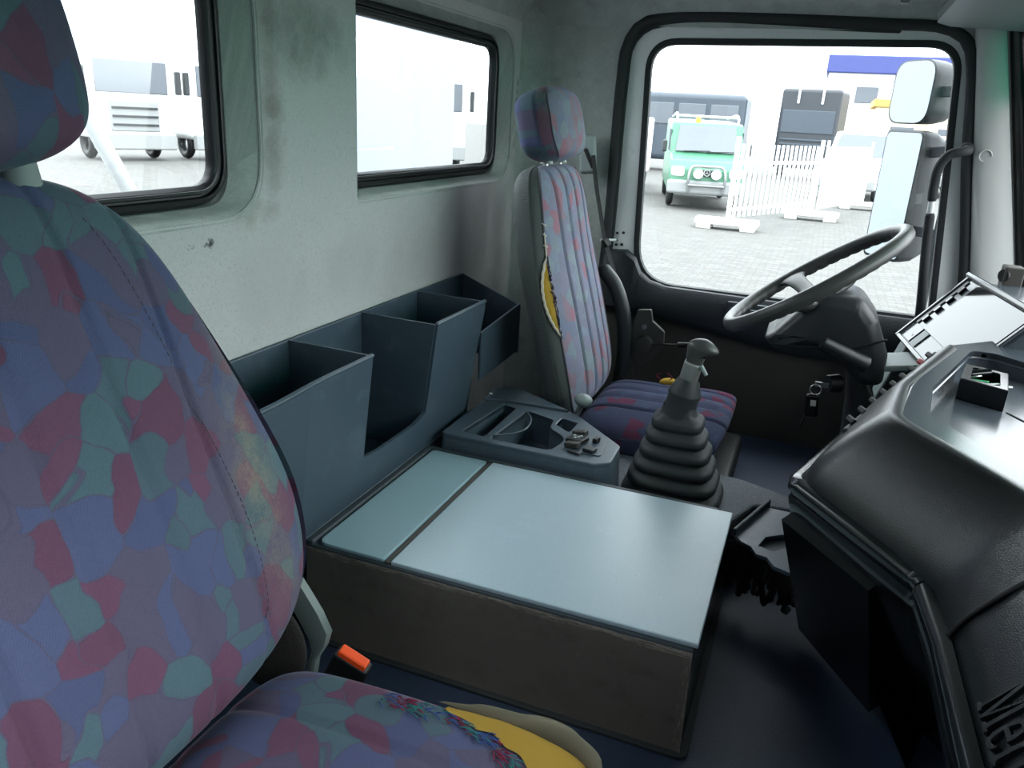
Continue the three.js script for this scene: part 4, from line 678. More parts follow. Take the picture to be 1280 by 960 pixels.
// =============================================================== DASHBOARD
{
  const t = thing('dashboard', 'black leather-grained dashboard with open tray, wrapping round towards the driver', 'dashboard');
  // plan of the ledge (y 0.40), from the passenger end to the driver side: [x, z]
  const ledge = rounded([[0.19, -0.10], [0.183, -0.79], [0.175, -0.91, 0.05], [0.022, -1.125, 0.045], [0.09, -1.34], [0.23, -1.78]], 8);
  const P = (pts, y) => pts.map(([x, z]) => [x, y, z]);
  const nrmOf = (pts) => pts.map((p, i) => { const a = pts[Math.max(0, i - 1)], b = pts[Math.min(pts.length - 1, i + 1)], l = Math.hypot(b[0] - a[0], b[1] - a[1]) || 1; return [-(b[1] - a[1]) / l, (b[0] - a[0]) / l]; });
  const off = (pts, d) => { const n = nrmOf(pts); return pts.map((p, i) => [p[0] + n[i][0] * d, p[1] + n[i][1] * d]); };    // d > 0: towards the front
  const cut = ledge.findIndex((p) => p[1] < -0.80), pas = ledge.slice(0, cut + 1), mid = ledge.slice(cut);
  // lower body: from the ledge down and back under to the floor
  part(t, 'lower_panel', loft([P(off(ledge, 0.245), 0.0), P(off(ledge, 0.142), 0.16), P(off(ledge, 0.012), 0.340), P(off(ledge, 0.006), 0.362), P(off(ledge, 0.004), 0.372), P(off(ledge, 0.008), 0.380), P(off(ledge, 0.03), 0.382)], false, 0.7), M.dashSmooth);
  const bump = (pts, name) => part(t, name, loft([P(off(pts, 0.03), 0.382), P(off(pts, 0.006), 0.383), P(off(pts, 0.0), 0.390), P(off(pts, 0.001), 0.401), P(off(pts, 0.008), 0.408), P(off(pts, 0.016), 0.409), P(off(pts, 0.02), 0.405)], false, 0.9), M.dashSmooth);
  bump(pas, 'edge_strip'); bump(mid.slice(1), 'edge_strip');
  // centre cover: rises from the ledge to the rim of the tray
  const seg = (a, b, n) => Array.from({ length: n }, (_, i) => [lerp(a[0], b[0], i / n), lerp(a[1], b[1], i / n)]);
  const bend3 = (a, b, c, n) => Array.from({ length: n + 1 }, (_, i) => { const q = i / n; return [0, 1].map((k) => (1 - q) * (1 - q) * a[k] + 2 * q * (1 - q) * b[k] + q * q * c[k]); });
  const rail = (a, b, c, d, e, k1, k2) => { const B0 = [lerp(b[0], a[0], k1), lerp(b[1], a[1], k1)], B1 = [lerp(b[0], c[0], k1), lerp(b[1], c[1], k1)], C0 = [lerp(c[0], b[0], k2), lerp(c[1], b[1], k2)], C1 = [lerp(c[0], d[0], k2), lerp(c[1], d[1], k2)]; return [...seg(a, B0, 4), ...bend3(B0, b, B1, 6), ...seg(B1, C0, 12).slice(1), ...bend3(C0, c, C1, 10), ...seg(C1, d, 10).slice(1), ...seg(d, e, 10), e]; };
  const low = rail([0.198, -0.795], [0.192, -0.905], [0.040, -1.120], [0.103, -1.335], [0.24, -1.77], 0.35, 0.16), high = rail([0.290, -0.795], [0.276, -0.915], [0.136, -1.130], [0.165, -1.30], [0.275, -1.62], 0.3, 0.14);
  const between = (k, y) => low.map((p, i) => [lerp(p[0], high[i][0], k), y, lerp(p[1], high[i][1], k)]);
  part(t, 'centre_cover', mergeVerticesSmooth(loft([between(-0.02, 0.400), between(0, 0.408), between(0.05, 0.420), between(0.14, 0.436), between(0.3, 0.457), between(0.5, 0.480), between(0.7, 0.500), between(0.85, 0.514), between(0.96, 0.523), between(1.07, 0.526), between(1.2, 0.524)], false, 1)), M.dash);
  part(t, 'cover_groove', tube([[0, 0.408], [0.05, 0.420], [0.14, 0.436], [0.3, 0.457], [0.5, 0.480], [0.7, 0.500], [0.85, 0.514], [0.96, 0.523], [1.1, 0.527], [2.0, 0.532]].map(([k, y]) => [lerp(low[0][0], high[0][0], k) - 0.0005, y + 0.0005, -0.796]), 0.0032, 8, 60), M.black);
  // tray behind the ridge
  const tr = [[0.285, -0.94], [0.16, -1.145], [0.185, -1.30], [0.285, -1.60], [0.36, -1.78], [0.66, -1.78], [0.66, -0.94]];
  const trayHole = rounded([[0.30, -0.96, 0.03], [0.19, -1.16, 0.03], [0.21, -1.31, 0.03], [0.305, -1.60, 0.03], [0.345, -1.60, 0.03], [0.56, -1.40, 0.04], [0.60, -0.96, 0.05]], 6);
  part(t, 'tray_surround', raise(rounded([[0.285, -0.90], [0.15, -1.135, 0.03], [0.18, -1.30, 0.03], [0.275, -1.62, 0.03], [0.37, -1.72], [0.66, -1.72], [0.66, -0.83], [0.27, -0.83]]), 0.510, 0.524, [trayHole], 0.003), M.dashGrey);
  part(t, 'tray_floor', [raise(trayHole, 0.480, 0.486), loft([[...trayHole, trayHole[0]].map(([x, z]) => [x, 0.520, z]), [...trayHole, trayHole[0]].map(([x, z]) => [x, 0.484, z])], false, 0.6)], M.dashGrey, 'glossy grey storage tray');
  part(t, 'tray_groove', bar([0.33, 0.4865, -1.36], [0.46, 0.4865, -1.12], 0.003, 0.002, 0.001), M.black);
  const ash = part(t, 'ash_tray', [raise([[0.262, -1.395], [0.285, -1.50], [0.345, -1.47], [0.325, -1.36]], 0.486, 0.522, [rounded([[0.275, -1.40, 0.01], [0.292, -1.485, 0.01], [0.333, -1.462, 0.01], [0.318, -1.373, 0.01]])], 0.002), raise([[0.27, -1.40], [0.29, -1.49], [0.335, -1.465], [0.32, -1.37]], 0.497, 0.500)], M.dashSmooth, 'small open box in the tray');
  // switch row along the driver's edge of the cover
  for (let i = 0; i < 9; i++) { const u = (i + 0.5) / 9, x = lerp(0.098, 0.252, u), z = lerp(-1.215, -1.60, u); part(t, 'rocker_switch', rbox(0.020, 0.010, 0.024, 0.003, [x, lerp(0.467, 0.507, u), z], [0, 0.36, -0.6]), i === 7 ? M.red : M.black, i === 7 ? 'red rocker switch' : undefined); }
  part(t, 'switch_bezel', bar([0.100, 0.462, -1.20], [0.258, 0.504, -1.605], 0.022, 0.012, 0.003), M.black);
  // passenger side: face with the moulded lettering, then the top
  const p0 = off(pas, 0.018);
  const pf = (k, y) => p0.map((p) => [p[0] + k, y, p[1]]);
  part(t, 'passenger_cover', mergeVerticesSmooth(loft([pf(-0.002, 0.400), pf(0, 0.408), pf(0.004, 0.420), pf(0.012, 0.436), pf(0.027, 0.457), pf(0.043, 0.480), pf(0.061, 0.500), pf(0.075, 0.514), pf(0.086, 0.522), pf(0.11, 0.528), pf(0.46, 0.535)], false, 1)), M.dash);
  const font = await new FontLoader().loadAsync('fonts/droid/droid_serif_regular.typeface.json');
  const text = new TextGeometry('Mercedes-Benz', { font, size: 0.049, depth: 0.003, curveSegments: 5, bevelEnabled: true, bevelThickness: 0.001, bevelSize: 0.0006, bevelSegments: 2 });
  text.scale(0.64, 1, 1);
  const slope = Math.atan2(0.044, 0.031), tm = new THREE.Matrix4().makeBasis(V(0, 0, 1), V(Math.cos(slope), Math.sin(slope), 0), V(-Math.sin(slope), Math.cos(slope), 0));
  tm.setPosition(V(0.2045, 0.4205, -0.674));
  part(t, 'moulded_lettering', text.applyMatrix4(tm), M.dash);
  part(t, 'end_cap', wallZ([[0.30, 0.0], [0.68, 0.0], [0.68, 0.53], [0.26, 0.515], [0.20, 0.40], [0.25, 0.36]], -0.105, -0.095), M.dash);
  // lower proud panel on the angled face
  {
    const a = V(0.095, 0, -1.06), q = [[0.033, 0.352, -1.108], [0.146, 0.352, -0.962], [0.217, 0.02, -1.168], [0.104, 0.02, -1.35]].map((p) => V(...p)), n = q[1].clone().sub(q[0]).cross(q[3].clone().sub(q[0])).normalize().multiplyScalar(-0.010);
    if (n.x > 0) n.negate();
    const top = q.map((p) => p.clone().add(n)), mk = (a0, b0, c0, d0) => grid(2, 2, (u, v) => { const m = a0.clone().lerp(b0, u).lerp(d0.clone().lerp(c0, u), v); return [m.x, m.y, m.z, u * 0.2, v * 0.3]; });
    part(t, 'knee_panel', [mk(top[0], top[1], top[2], top[3]), ...[0, 1, 2, 3].map((i) => mk(q[i].clone().addScaledVector(n, -4), q[(i + 1) % 4].clone().addScaledVector(n, -4), top[(i + 1) % 4], top[i]))], M.dashSmooth);
  }
  // instrument cluster in front of the wheel: a slanted face, set by its near and far edges
  const E = V(0.36 - 0.228, 0.59 - 0.424, 0).normalize(), F0 = V(0.232, 0.424, 0), Lc = 0.215, N = V(-E.y, E.x, 0);
  const face = (u, z, h = 0) => { const p = F0.clone().addScaledVector(E, u).addScaledVector(N, h); return [p.x + 0.13 * (z + 2.09), p.y, z]; };
  const slab = (u0, u1, z0, z1, h0, h1, r = 0.003) => { const g = boxUV(new RoundedBoxGeometry(u1 - u0, h1 - h0, z1 - z0, 2, Math.min(r, (h1 - h0) / 2.1))), m = new THREE.Matrix4().makeBasis(E, N, V(0.13, 0, 1)); m.setPosition(V(...face((u0 + u1) / 2, (z0 + z1) / 2, (h0 + h1) / 2))); return g.applyMatrix4(m); };
  part(t, 'cluster_housing', [slab(0, Lc, -2.09, -1.66, -0.06, 0.0, 0.012), raise([[0.385, -2.085], [0.435, -1.665], [0.56, -1.665], [0.56, -2.085]], 0.50, 0.578, [], 0.012)], M.dashGrey);
  part(t, 'cluster_bezel', [slab(0, Lc, -2.09, -2.078, 0, 0.006), slab(Lc - 0.014, Lc, -2.09, -1.66, 0, 0.014, 0.005), slab(0.0, 0.010, -2.09, -1.66, 0, 0.005), slab(0, Lc, -1.672, -1.66, 0, 0.006)], M.dashGrey);
  part(t, 'gauge_glass', slab(0.055, Lc - 0.015, -2.0, -1.68, 0.001, 0.004, 0.001), M.gaugeGlass, 'shiny cover over the gauges');
  part(t, 'vent_slot', slab(0.055, Lc - 0.02, -2.072, -2.058, 0.0005, 0.003, 0.001), M.black);
  part(t, 'small_display', slab(0.012, 0.055, -2.05, -1.995, 0.0005, 0.003, 0.001), M.blackGloss, 'small dark display');
  part(t, 'display_frame', slab(0.012, 0.055, -1.985, -1.945, 0.0005, 0.003, 0.001), M.greyPlastic);
  for (let i = 0; i < 4; i++) part(t, 'push_button', slab(0.065 + i * 0.032, 0.085 + i * 0.032, -2.05, -2.035, 0.001, 0.007, 0.002), M.dashSmooth);
  part(t, 'side_panel', [rbox(0.03, 0.19, 0.10, 0.01, [0.245, 0.36, -2.05], [0, 0, -0.3]), rbox(0.16, 0.014, 0.12, 0.004, [0.27, 0.415, -1.90], [0, 0, 0.2])], M.greyPlastic);
  const pod = part(t, 'corner_socket', [rbox(0.04, 0.05, 0.05, 0.004, [0.445, 0.595, -2.1])], M.darkMetal);
  part(pod, 'socket_bore', cyl(0.015, 0.015, [0.428, 0.598, -2.085], [0.424, 0.598, -2.082], 20), M.black);
  part(t, 'dash_top', raise([[0.40, -2.30], [0.40, -2.10], [0.66, -2.10], [0.66, -2.30]], 0.47, 0.51, [], 0.005), M.dashGrey);
  part(t, 'dash_back', [rbox(0.02, 0.52, 0.60, 0.004, [0.42, 0.26, -2.0])], M.black);
}
// keys in the little box
{
  const t = thing('key_bunch', 'bunch of keys with green tag lying in the small dash tray', 'keys');
  part(t, 'key_ring', place(new THREE.TorusGeometry(0.011, 0.0014, 8, 24), [0.292, 0.512, -1.452], [1.2, 0.3, 0]), M.steel);
  part(t, 'key_fob', cyl(0.008, 0.008, [0.288, 0.5125, -1.462], [0.318, 0.518, -1.472], 14), M.blackGloss);
  part(t, 'green_tag', rbox(0.024, 0.004, 0.009, 0.001, [0.300, 0.510, -1.437], [0, -0.4, 0.1]), M.green);
  part(t, 'key_blade', [rbox(0.034, 0.003, 0.008, 0.001, [0.316, 0.511, -1.424], [0, 0.3, 0.1]), place(new THREE.TorusGeometry(0.007, 0.0016, 8, 20), [0.334, 0.514, -1.414], [1.4, 0, 0])], M.steel);
}

// =============================================================== FITTINGS
{
  const t = thing('grab_handle', 'black tubular grab handle beside the windscreen, rubber cover worn through', 'grab handle');
  part(t, 'handle_tube', tube([[0.318, 0.868, -2.31], [0.315, 0.866, -2.25], [0.30, 0.863, -2.225], [0.275, 0.854, -2.22], [0.258, 0.825, -2.22], [0.256, 0.78, -2.22], [0.258, 0.75, -2.22]], 0.0115, 12, 60), M.rubberDull);
  part(t, 'bare_metal', cyl(0.0075, 0.0075, [0.258, 0.755, -2.22], [0.2625, 0.69, -2.22], 14), M.white, 'bare worn metal section');
  part(t, 'lower_tube', tube([[0.262, 0.705, -2.22], [0.268, 0.64, -2.22], [0.278, 0.56, -2.22], [0.292, 0.46, -2.24], [0.30, 0.40, -2.28], [0.305, 0.385, -2.30]], 0.0115, 12, 60), M.rubberDull);
  part(t, 'mount_boss', cyl(0.018, 0.014, [0.32, 0.868, -2.312], [0.318, 0.868, -2.30], 20), M.rubberDull);
}
{
  const t = thing('overhead_console', 'grey moulded overhead console above the windscreen corner', 'overhead console');
  const g = loft([[0.20, 1.197], [0.185, 1.165], [0.19, 1.15], [0.22, 1.142], [0.40, 1.132], [0.50, 1.15], [0.50, 1.197]].map(([x, y]) => [-2.26, -2.2, -1.0, -0.1].map((z, i) => [x - 0.02 * i * 0.2, y, z])), true, 0.5);
  part(t, 'console_shell', g, M.greyPlastic);
  part(t, 'visor_clip', [rbox(0.06, 0.02, 0.05, 0.006, [0.10, 1.19, -2.05]), rbox(0.02, 0.03, 0.02, 0.005, [0.10, 1.178, -2.05])], M.greyPlastic);
}
{
  const t = thing('seat_belt', 'black seat belt hanging on the pillar behind the driver seat', 'seat belt');
  const g = part(t, 'belt_guide', [rbox(0.05, 0.11, 0.03, 0.012, [-0.655, 0.79, ZD + 0.045], [0, 0, 0.1])], M.palePlastic, 'pale grey plastic belt guide');
  part(g, 'guide_slot', rbox(0.012, 0.06, 0.006, 0.003, [-0.645, 0.78, ZD + 0.061], [0, 0, 0.5]), M.black);
  part(t, 'belt_webbing', loft([-0.022, 0.022].map((dz) => [[-0.63, 0.79], [-0.612, 0.70], [-0.575, 0.56], [-0.53, 0.45], [-0.495, 0.32], [-0.45, 0.2], [-0.43, 0.08]].map(([x, y]) => [x, y, ZD + 0.075 + dz])), false, 1), M.strap);
  part(t, 'belt_stop', rbox(0.025, 0.012, 0.05, 0.004, [-0.567, 0.545, ZD + 0.075], [0, 0, -0.9]), M.black);
  part(t, 'white_tie', cyl(0.004, 0.004, [-0.59, 0.548, ZD + 0.06], [-0.553, 0.548, ZD + 0.02], 8), M.white);
}
// outside mirrors
{
  const mk = (name, label, c, w, h, d, yaw, r) => {
    const t = thing(name, label, 'mirror', null, c);
    t.rotation.y = yaw;
    const o = rounded([[-w / 2, -h / 2, r], [w / 2, -h / 2, r], [w / 2, h / 2, r], [-w / 2, h / 2, r]], 6);
    part(t, 'mirror_glass', boxUV(extrude(o.map(([x, y]) => [x * 0.94, y * 0.96]), 0.004).translate(0, 0, 0.001)), M.mirror);
    const back = [[1, 0.004], [1, -0.02], [0.98, -d * 0.5], [0.85, -d * 0.9], [0.5, -d], [0.01, -d]].map(([k, z]) => [...o, o[0]].map(([x, y]) => [x * k, y * lerp(1, k, 0.7), z]));
    part(t, 'mirror_housing', mergeVerticesSmooth(loft([[...o, o[0]].map(([x, y]) => [x * 0.94, y * 0.96, 0.004]), ...back], true, 1)), M.column);
    return t;
  };
  mk('wide_angle_mirror', 'smaller upper outside mirror with rounded black housing', [0.205, 1.017, -2.75], 0.17, 0.18, 0.10, -Math.PI / 2 + 0.62, 0.05);
  mk('door_mirror', 'tall rectangular outside mirror under the smaller one', [0.21, 0.715, -2.74], 0.16, 0.39, 0.10, -Math.PI / 2 + 0.62, 0.02);
  const arm = thing('mirror_arm', 'black pole carrying the two outside mirrors beside the door window', 'mirror arm');
  part(arm, 'mirror_bracket', [bar([0.345, 0.86, -2.64], [0.285, 0.85, -2.70], 0.02, 0.03), bar([0.345, 0.62, -2.64], [0.285, 0.62, -2.70], 0.02, 0.03), bar([0.345, 1.02, -2.64], [0.275, 1.02, -2.71], 0.02, 0.03)], M.column);
  part(arm, 'arm_pole', tube([[0.36, 0.3, -2.46], [0.345, 0.38, -2.62], [0.345, 0.55, -2.64], [0.345, 0.8, -2.64], [0.345, 1.05, -2.64], [0.35, 1.15, -2.58], [0.37, 1.2, -2.46]], 0.014, 10, 60), M.column);
}

// =============================================================== OUTSIDE
const G = -1.15;
{
  const pave = canvasTexture(512, 512, (g, W, H) => { g.fillStyle = '#403f3c'; g.fillRect(0, 0, W, H); const r = rng(301); for (let y = 0; y < 16; y++) for (let x = 0; x < 8; x++) { const v = 78 + Math.floor(15 * r()); g.fillStyle = `rgb(${v},${v - 1},${v - 4})`; g.fillRect(x * 64 + (y % 2) * 32 + 2, y * 32 + 2, 60, 28); if (y % 2 && x === 7) g.fillRect(-32 + 2, y * 32 + 2, 60, 28); } speckle(g, W, H, 302, 9000, '60,60,60', '220,220,220', 0.2); });
  const g = new THREE.PlaneGeometry(300, 300, 1, 1).rotateX(-Math.PI / 2), uv = g.attributes.uv;
  for (let i = 0; i < uv.count; i++) uv.setXY(i, uv.getX(i) * 300, uv.getY(i) * 300);
  structure('ground', g.translate(0, G, 0), std({ map: scaled(pave, 0.6), roughness: 0.9 }));
}
// green van with bull bar
function van(name, label, paint, at, yaw, details, group) {
  const t = thing(name, label, 'van', group, at); t.rotation.y = yaw;       // nose towards +z
  const side = rounded([[-5.0, 0.45, 0.1], [0.0, 0.40, 0.12], [0.02, 0.62, 0.08], [-0.04, 1.0, 0.15], [-0.25, 1.2, 0.12], [-0.95, 1.36, 0.12], [-1.5, 2.12, 0.2], [-5.0, 2.22, 0.12]], 6);
  const g = boxUV(extrude(side, 1.86, [], 0.06).translate(0, 0, -0.93).rotateY(-Math.PI / 2));
  part(t, 'body', g, paint);
  const ws = part(t, 'windscreen', grid(8, 4, (u, v) => [lerp(-0.8, 0.8, u) * lerp(1, 0.9, v), lerp(1.40, 2.05, v), lerp(-0.93, -1.42, v) + 0.02]), M.vanGlass);
  part(t, 'bumper', rbox(1.9, 0.34, 0.28, 0.08, [0, 0.56, -0.05]), M.vanGrey);
  part(t, 'grille', rbox(0.62, 0.16, 0.05, 0.03, [0, 0.92, 0.0]), M.column);
  for (const s of [-1, 1]) {
    part(t, 'headlight', rbox(0.34, 0.24, 0.12, 0.06, [s * 0.72, 0.93, -0.03], [0, s * 0.2, 0]), M.white);
    part(t, 'side_window', rbox(0.02, 0.55, 0.8, 0.01, [s * 0.93, 1.65, -1.7]), M.vanGlass);
    part(t, 'wing_mirror', rbox(0.12, 0.3, 0.16, 0.04, [s * 1.08, 1.5, -1.05]), M.column);
    for (const z of [-0.85, -4.1]) { const w = part(t, 'wheel', place(new THREE.TorusGeometry(0.25, 0.09, 12, 28), [s * 0.82, 0.345, z], [0, Math.PI / 2, 0]), M.black); part(w, 'wheel_hub', cyl(0.18, 0.18, [s * 0.78, 0.345, z], [s * 0.86, 0.345, z], 20), M.dullSteel); }
  }
  if (details) {
    const bb = part(t, 'bull_bar', [tube([[-0.42, 0.45, 0.12], [-0.45, 0.8, 0.18], [-0.38, 1.05, 0.12], [0, 1.08, 0.13], [0.38, 1.05, 0.12], [0.45, 0.8, 0.18], [0.42, 0.45, 0.12]], 0.035, 8, 60), tube([[-0.43, 0.62, 0.17], [0, 0.62, 0.19], [0.43, 0.62, 0.17]], 0.035, 8)], M.dullSteel);
    for (const s of [-1, 1]) part(bb, 'spot_lamp', lathe([[0, 0.05], [0.1, 0.045], [0.125, 0.0], [0.1, -0.08], [0, -0.1]], 24, [s * 0.22, 0.9, 0.2], [0, 0, 1]), M.white);
    part(bb, 'star_emblem', [place(new THREE.TorusGeometry(0.075, 0.01, 8, 28), [0, 0.93, 0.06]), ...[0, 1, 2].map((k) => { const a = Math.PI / 2 + (k * 2 * Math.PI) / 3; return bar([0, 0.93, 0.06], [Math.cos(a) * 0.075, 0.93 + Math.sin(a) * 0.075, 0.06], 0.014, 0.014, 0.003); })], M.steel);
    const bc = part(t, 'beacon', lathe([[0, 0.16], [0.06, 0.15], [0.075, 0.05], [0.075, 0]], 20, [-0.25, 2.1, -1.7]), M.amber, 'amber roof beacon');
    part(t, 'wiper', [bar([-0.6, 1.40, -0.9], [0.1, 1.43, -0.93], 0.02, 0.02), bar([0.0, 1.40, -0.9], [0.7, 1.43, -0.93], 0.02, 0.02)], M.black);
    part(t, 'roof_rail', [tube([[-0.8, 2.15, -1.7], [-0.8, 2.28, -1.8], [-0.8, 2.28, -4.6]], 0.03, 8), tube([[0.8, 2.15, -1.7], [0.8, 2.28, -1.8], [0.8, 2.28, -4.6]], 0.03, 8), cyl(0.03, 0.03, [-0.8, 2.28, -1.8], [0.8, 2.28, -1.8], 8)], M.white);
  }
  return t;
}
M.vanGreen = std({ color: '#3a7055', roughness: 0.3 }); M.vanGlass = std({ color: '#565b62', roughness: 0.05 }); M.vanGrey = std({ color: '#8a8c8c', roughness: 0.7 });
van('green_van', 'green van with chrome bull bar and amber beacon behind the white fence', M.vanGreen, [-2.75, G, -20.6], 0.22, true);
van('white_van', 'white van at the left edge of the driver door window', M.white, [-6.2, G, -23.2], 0.1, false);
van('white_van', 'white van parked behind the white fence, right of the green van', M.white, [0.6, G, -27.5], -0.3, false);
van('white_van', 'white van farthest right behind the white fence, beside the outside mirrors', M.white, [3.4, G, -33], -0.5, false);
// white picket fence panels on concrete feet
{
  const panel = (label, a, b, n) => {
    const A = V(...a), B = V(...b), t = thing('picket_fence', label, 'fence', null), P = (u, y) => { const p = A.clone().lerp(B, u); return [p.x, G + y, p.z]; };
    for (let i = 0; i <= n; i++) { const u = i / n, q = P(u, i === 0 || i === n ? 1.05 : 0.98), wide = i === 0 || i === n; part(t, 'picket', rbox(wide ? 0.16 : 0.085, wide ? 1.65 : 1.5, 0.03, 0.006, [q[0], q[1], q[2]], [0, Math.atan2(-(B.z - A.z), B.x - A.x), 0]), M.white); }
    for (const y of [0.4, 1.35]) part(t, 'rail', bar(P(0, y), P(1, y), 0.04, 0.07), M.white);
  };
  panel('white picket fence panel in front of the green van', [-1.75, 0, -17.3], [-0.15, 0, -20.9], 18);
  panel('white picket fence panel beyond the first, towards the mirrors', [-0.02, 0, -21.2], [1.15, 0, -25.2], 18);
  const foot = (x, z, label) => { const t = thing('concrete_foot', label, 'block', null, [x, G, z]); part(t, 'block', [rbox(1.3, 0.13, 0.5, 0.03, [0, 0.155, 0]), rbox(0.3, 0.10, 0.5, 0.02, [-0.45, 0.05, 0]), rbox(0.3, 0.10, 0.5, 0.02, [0.45, 0.05, 0])], M.concrete); };
  foot(-1.75, -17.2, 'nearest concrete foot at the left end of the picket fence');
  foot(-0.15, -20.8, 'concrete foot between the two picket fence panels'); foot(1.15, -25.1, 'farthest concrete foot at the right end of the picket fence');
}
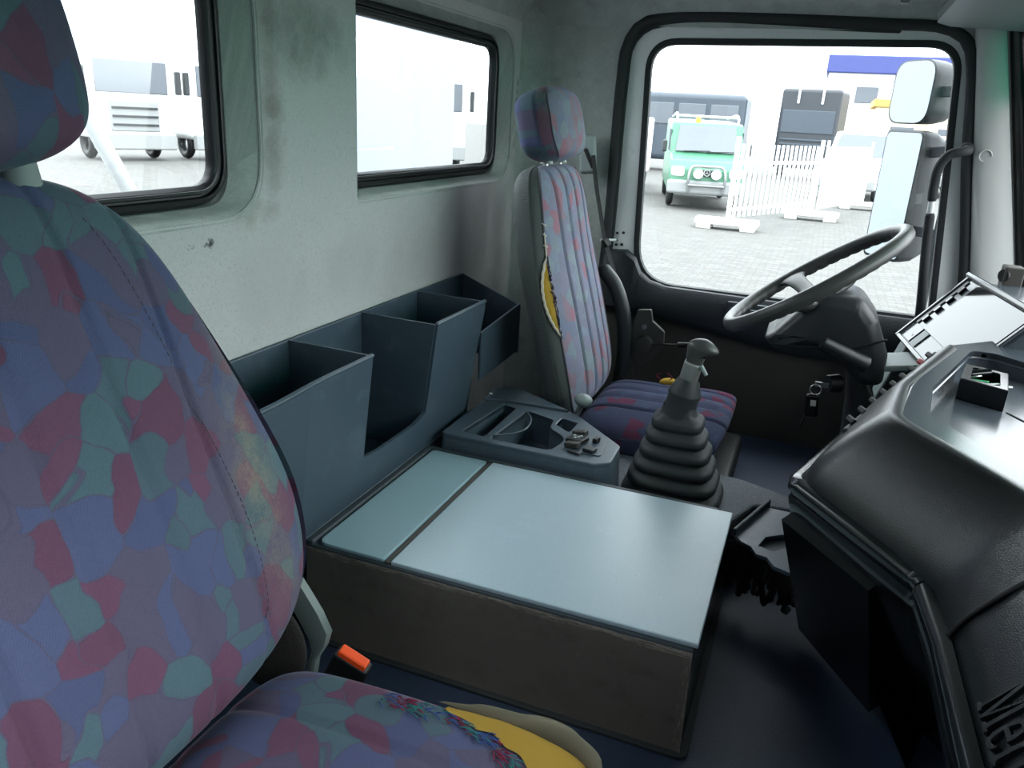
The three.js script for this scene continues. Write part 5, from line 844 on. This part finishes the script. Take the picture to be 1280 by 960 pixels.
// farther vehicles and buildings
{
  M.coach = std({ color: '#39424c', roughness: 0.3 }); M.cream = std({ color: '#d8c9a6', roughness: 0.8 }); M.blueRoof = std({ color: '#3d4680', roughness: 0.6 }); M.wallPale = std({ color: '#cdd0d2', roughness: 0.8 }); M.truckBlack = std({ color: '#2b2f35', roughness: 0.5 }); M.wood = std({ color: '#c49a52', roughness: 0.8 });
  const coach = thing('dark_coach', 'dark coach far behind the vans', 'coach', null, [-6.6, G, -38]);
  part(coach, 'coach_body', rbox(6.0, 2.9, 2.5, 0.25, [0, 1.95, 0]), M.coach);
  for (let i = 0; i < 4; i++) part(coach, 'coach_window', rbox(1.2, 0.9, 0.06, 0.05, [-2.1 + i * 1.4, 2.5, 1.26]), M.vanGlass);
  for (const x of [-2, 2]) part(coach, 'wheel', place(new THREE.TorusGeometry(0.36, 0.13, 10, 24), [x, 0.49, 1.1]), M.black);
  const tr = thing('black_truck', 'black truck cab standing tall behind the white vans', 'truck', null, [-0.9, G, -39]); tr.rotation.y = -0.15;
  part(tr, 'cab_body', rbox(2.5, 3.1, 2.3, 0.15, [0, 2.25, 0]), M.truckBlack);
  part(tr, 'cab_windscreen', rbox(2.2, 0.95, 0.06, 0.04, [0, 2.45, 1.16]), M.coach);
  part(tr, 'grille', [rbox(2.1, 0.08, 0.06, 0.02, [0, 1.7, 1.17]), rbox(2.1, 0.08, 0.06, 0.02, [0, 1.5, 1.17]), rbox(2.1, 0.08, 0.06, 0.02, [0, 1.3, 1.17])], M.coach);
  part(tr, 'bumper', rbox(2.5, 0.5, 0.4, 0.08, [0, 0.75, 1.05]), M.truckBlack);
  for (const s of [-1, 1]) { part(tr, 'marker_pole', cyl(0.05, 0.05, [s * 0.5, 3.2, 1.2], [s * 0.5, 3.8, 1.2], 8), M.white); part(tr, 'wheel', place(new THREE.TorusGeometry(0.36, 0.14, 10, 24), [s * 1.0, 0.5, 0.2], [0, Math.PI / 2, 0]), M.black); }
  const hut = thing('cream_building', 'low cream building with flat roof behind the fence', 'building', null, [5.0, G, -44]);
  part(hut, 'walls', rbox(6.5, 3.4, 4, 0.05, [0, 1.7, 0]), M.cream); part(hut, 'roof_edge', rbox(6.8, 0.35, 4.2, 0.04, [0, 3.5, 0]), M.wood);
  for (let i = 0; i < 3; i++) part(hut, 'window', rbox(1.0, 1.0, 0.08, 0.03, [-2 + i * 2, 2.0, 2.0]), M.vanGlass);
  const hall = thing('blue_roofed_hall', 'large pale hall with dark blue roof edge in the distance', 'building', null, [9, G - 1.2, -75]);
  part(hall, 'walls', rbox(24, 8.0, 10, 0.1, [2, 4.0, 0]), M.wallPale); part(hall, 'roof_edge', rbox(24.4, 1.3, 10.4, 0.1, [2, 8.4, 0]), M.blueRoof);
  for (let i = 0; i < 5; i++) part(hall, 'window', rbox(1.6, 1.2, 0.1, 0.05, [-7 + i * 4, 6.2, 5.0]), M.vanGlass);
  const side = thing('added_shade_lorry', 'dark grey box lorry added out of view to shade the passenger side', 'truck', null, [0.3, G, 2.6]);  // added unseen blocker: keeps the passenger side of the cab in shade
  part(side, 'box_body', rbox(8.0, 2.7, 2.4, 0.06, [0, 2.35, 0]), M.lorryGrey = std({ color: '#4a4f55', roughness: 0.6 }));
  part(side, 'chassis', rbox(7.6, 0.3, 1.0, 0.03, [0, 0.84, 0]), M.column);
  for (const x of [-2.6, -1.4, 2.9]) for (const z of [-0.95, 0.95]) part(side, 'wheel', place(new THREE.TorusGeometry(0.37, 0.14, 12, 28), [x, 0.51, z]), M.black);
  // behind the cab: tank, panel body, white trucks
  const tank = thing('white_tank', 'pale rounded tank body close behind the left rear window', 'tank', null, [-2.35, 0, -0.66]);
  part(tank, 'tank_shell', lathe([[0, -0.6], [0.62, -0.6], [0.68, -0.5], [0.68, 0.95], [0.55, 1.1], [0, 1.12]], 48, [0, 0, 0]), M.wallPale);
  part(tank, 'tank_frame', rbox(1.2, 0.5, 1.2, 0.05, [0, -0.88, 0]), M.column);
  const body = thing('load_body', 'pale grey load body standing close behind the right rear window', 'truck body', null, [-1.75, 0, -2.78]);
  part(body, 'body_panel', rbox(0.3, 2.6, 1.24, 0.05, [0, 0.5, 0]), M.loadGrey = std({ color: '#9ea6b2', roughness: 0.6 }));
  part(body, 'body_frame', rbox(0.28, 0.4, 1.1, 0.03, [0, -0.97, 0]), M.column);
  const pole = single('white_pole', tube([[-1.32, 0.88, -1.14], [-1.3, 0.70, -1.222], [-1.25, 0.35, -1.40], [-1.25, -1.15, -1.42]], 0.016, 10, 40), M.white, 'slanting white tube outside the left rear window', 'pole');
  const rear = (x, z, yaw, label) => {
    const t = thing('white_truck', label, 'truck', null, [x, G, z]); t.rotation.y = yaw;
    part(t, 'cab_body', rbox(2.5, 2.9, 2.2, 0.2, [0, 2.1, -1.1]), M.white); part(t, 'windscreen', rbox(2.2, 0.95, 0.06, 0.04, [0, 2.5, 0.0]), M.vanGlass);
    part(t, 'grille', rbox(1.5, 0.9, 0.08, 0.05, [0, 1.35, 0.02]), M.vanGrey); part(t, 'bumper', rbox(2.5, 0.5, 0.3, 0.06, [0, 0.6, -0.05]), M.vanGrey);
    for (const s of [-1, 1]) { part(t, 'headlight', rbox(0.35, 0.25, 0.08, 0.05, [s * 0.98, 0.95, 0.03]), M.white); part(t, 'wheel', place(new THREE.TorusGeometry(0.36, 0.14, 10, 24), [s * 1.0, 0.5, -1.2], [0, Math.PI / 2, 0]), M.black); part(t, 'wing_mirror', rbox(0.15, 0.7, 0.2, 0.04, [s * 1.45, 2.4, 0.0]), M.column); }
    for (let i = 0; i < 3; i++) part(t, 'grille_bar', rbox(1.4, 0.06, 0.05, 0.01, [0, 1.1 + i * 0.25, 0.08]), M.column);
  };
  rear(-20.3, -19.6, 1.2, 'white truck on the left in the left rear window'); rear(-19.1, -22.5, 1.2, 'white truck on the right in the left rear window'); rear(-13.5, -26.5, 0.5, 'white truck seen at the edge of the right rear window');
}

renderer.render(scene, camera);
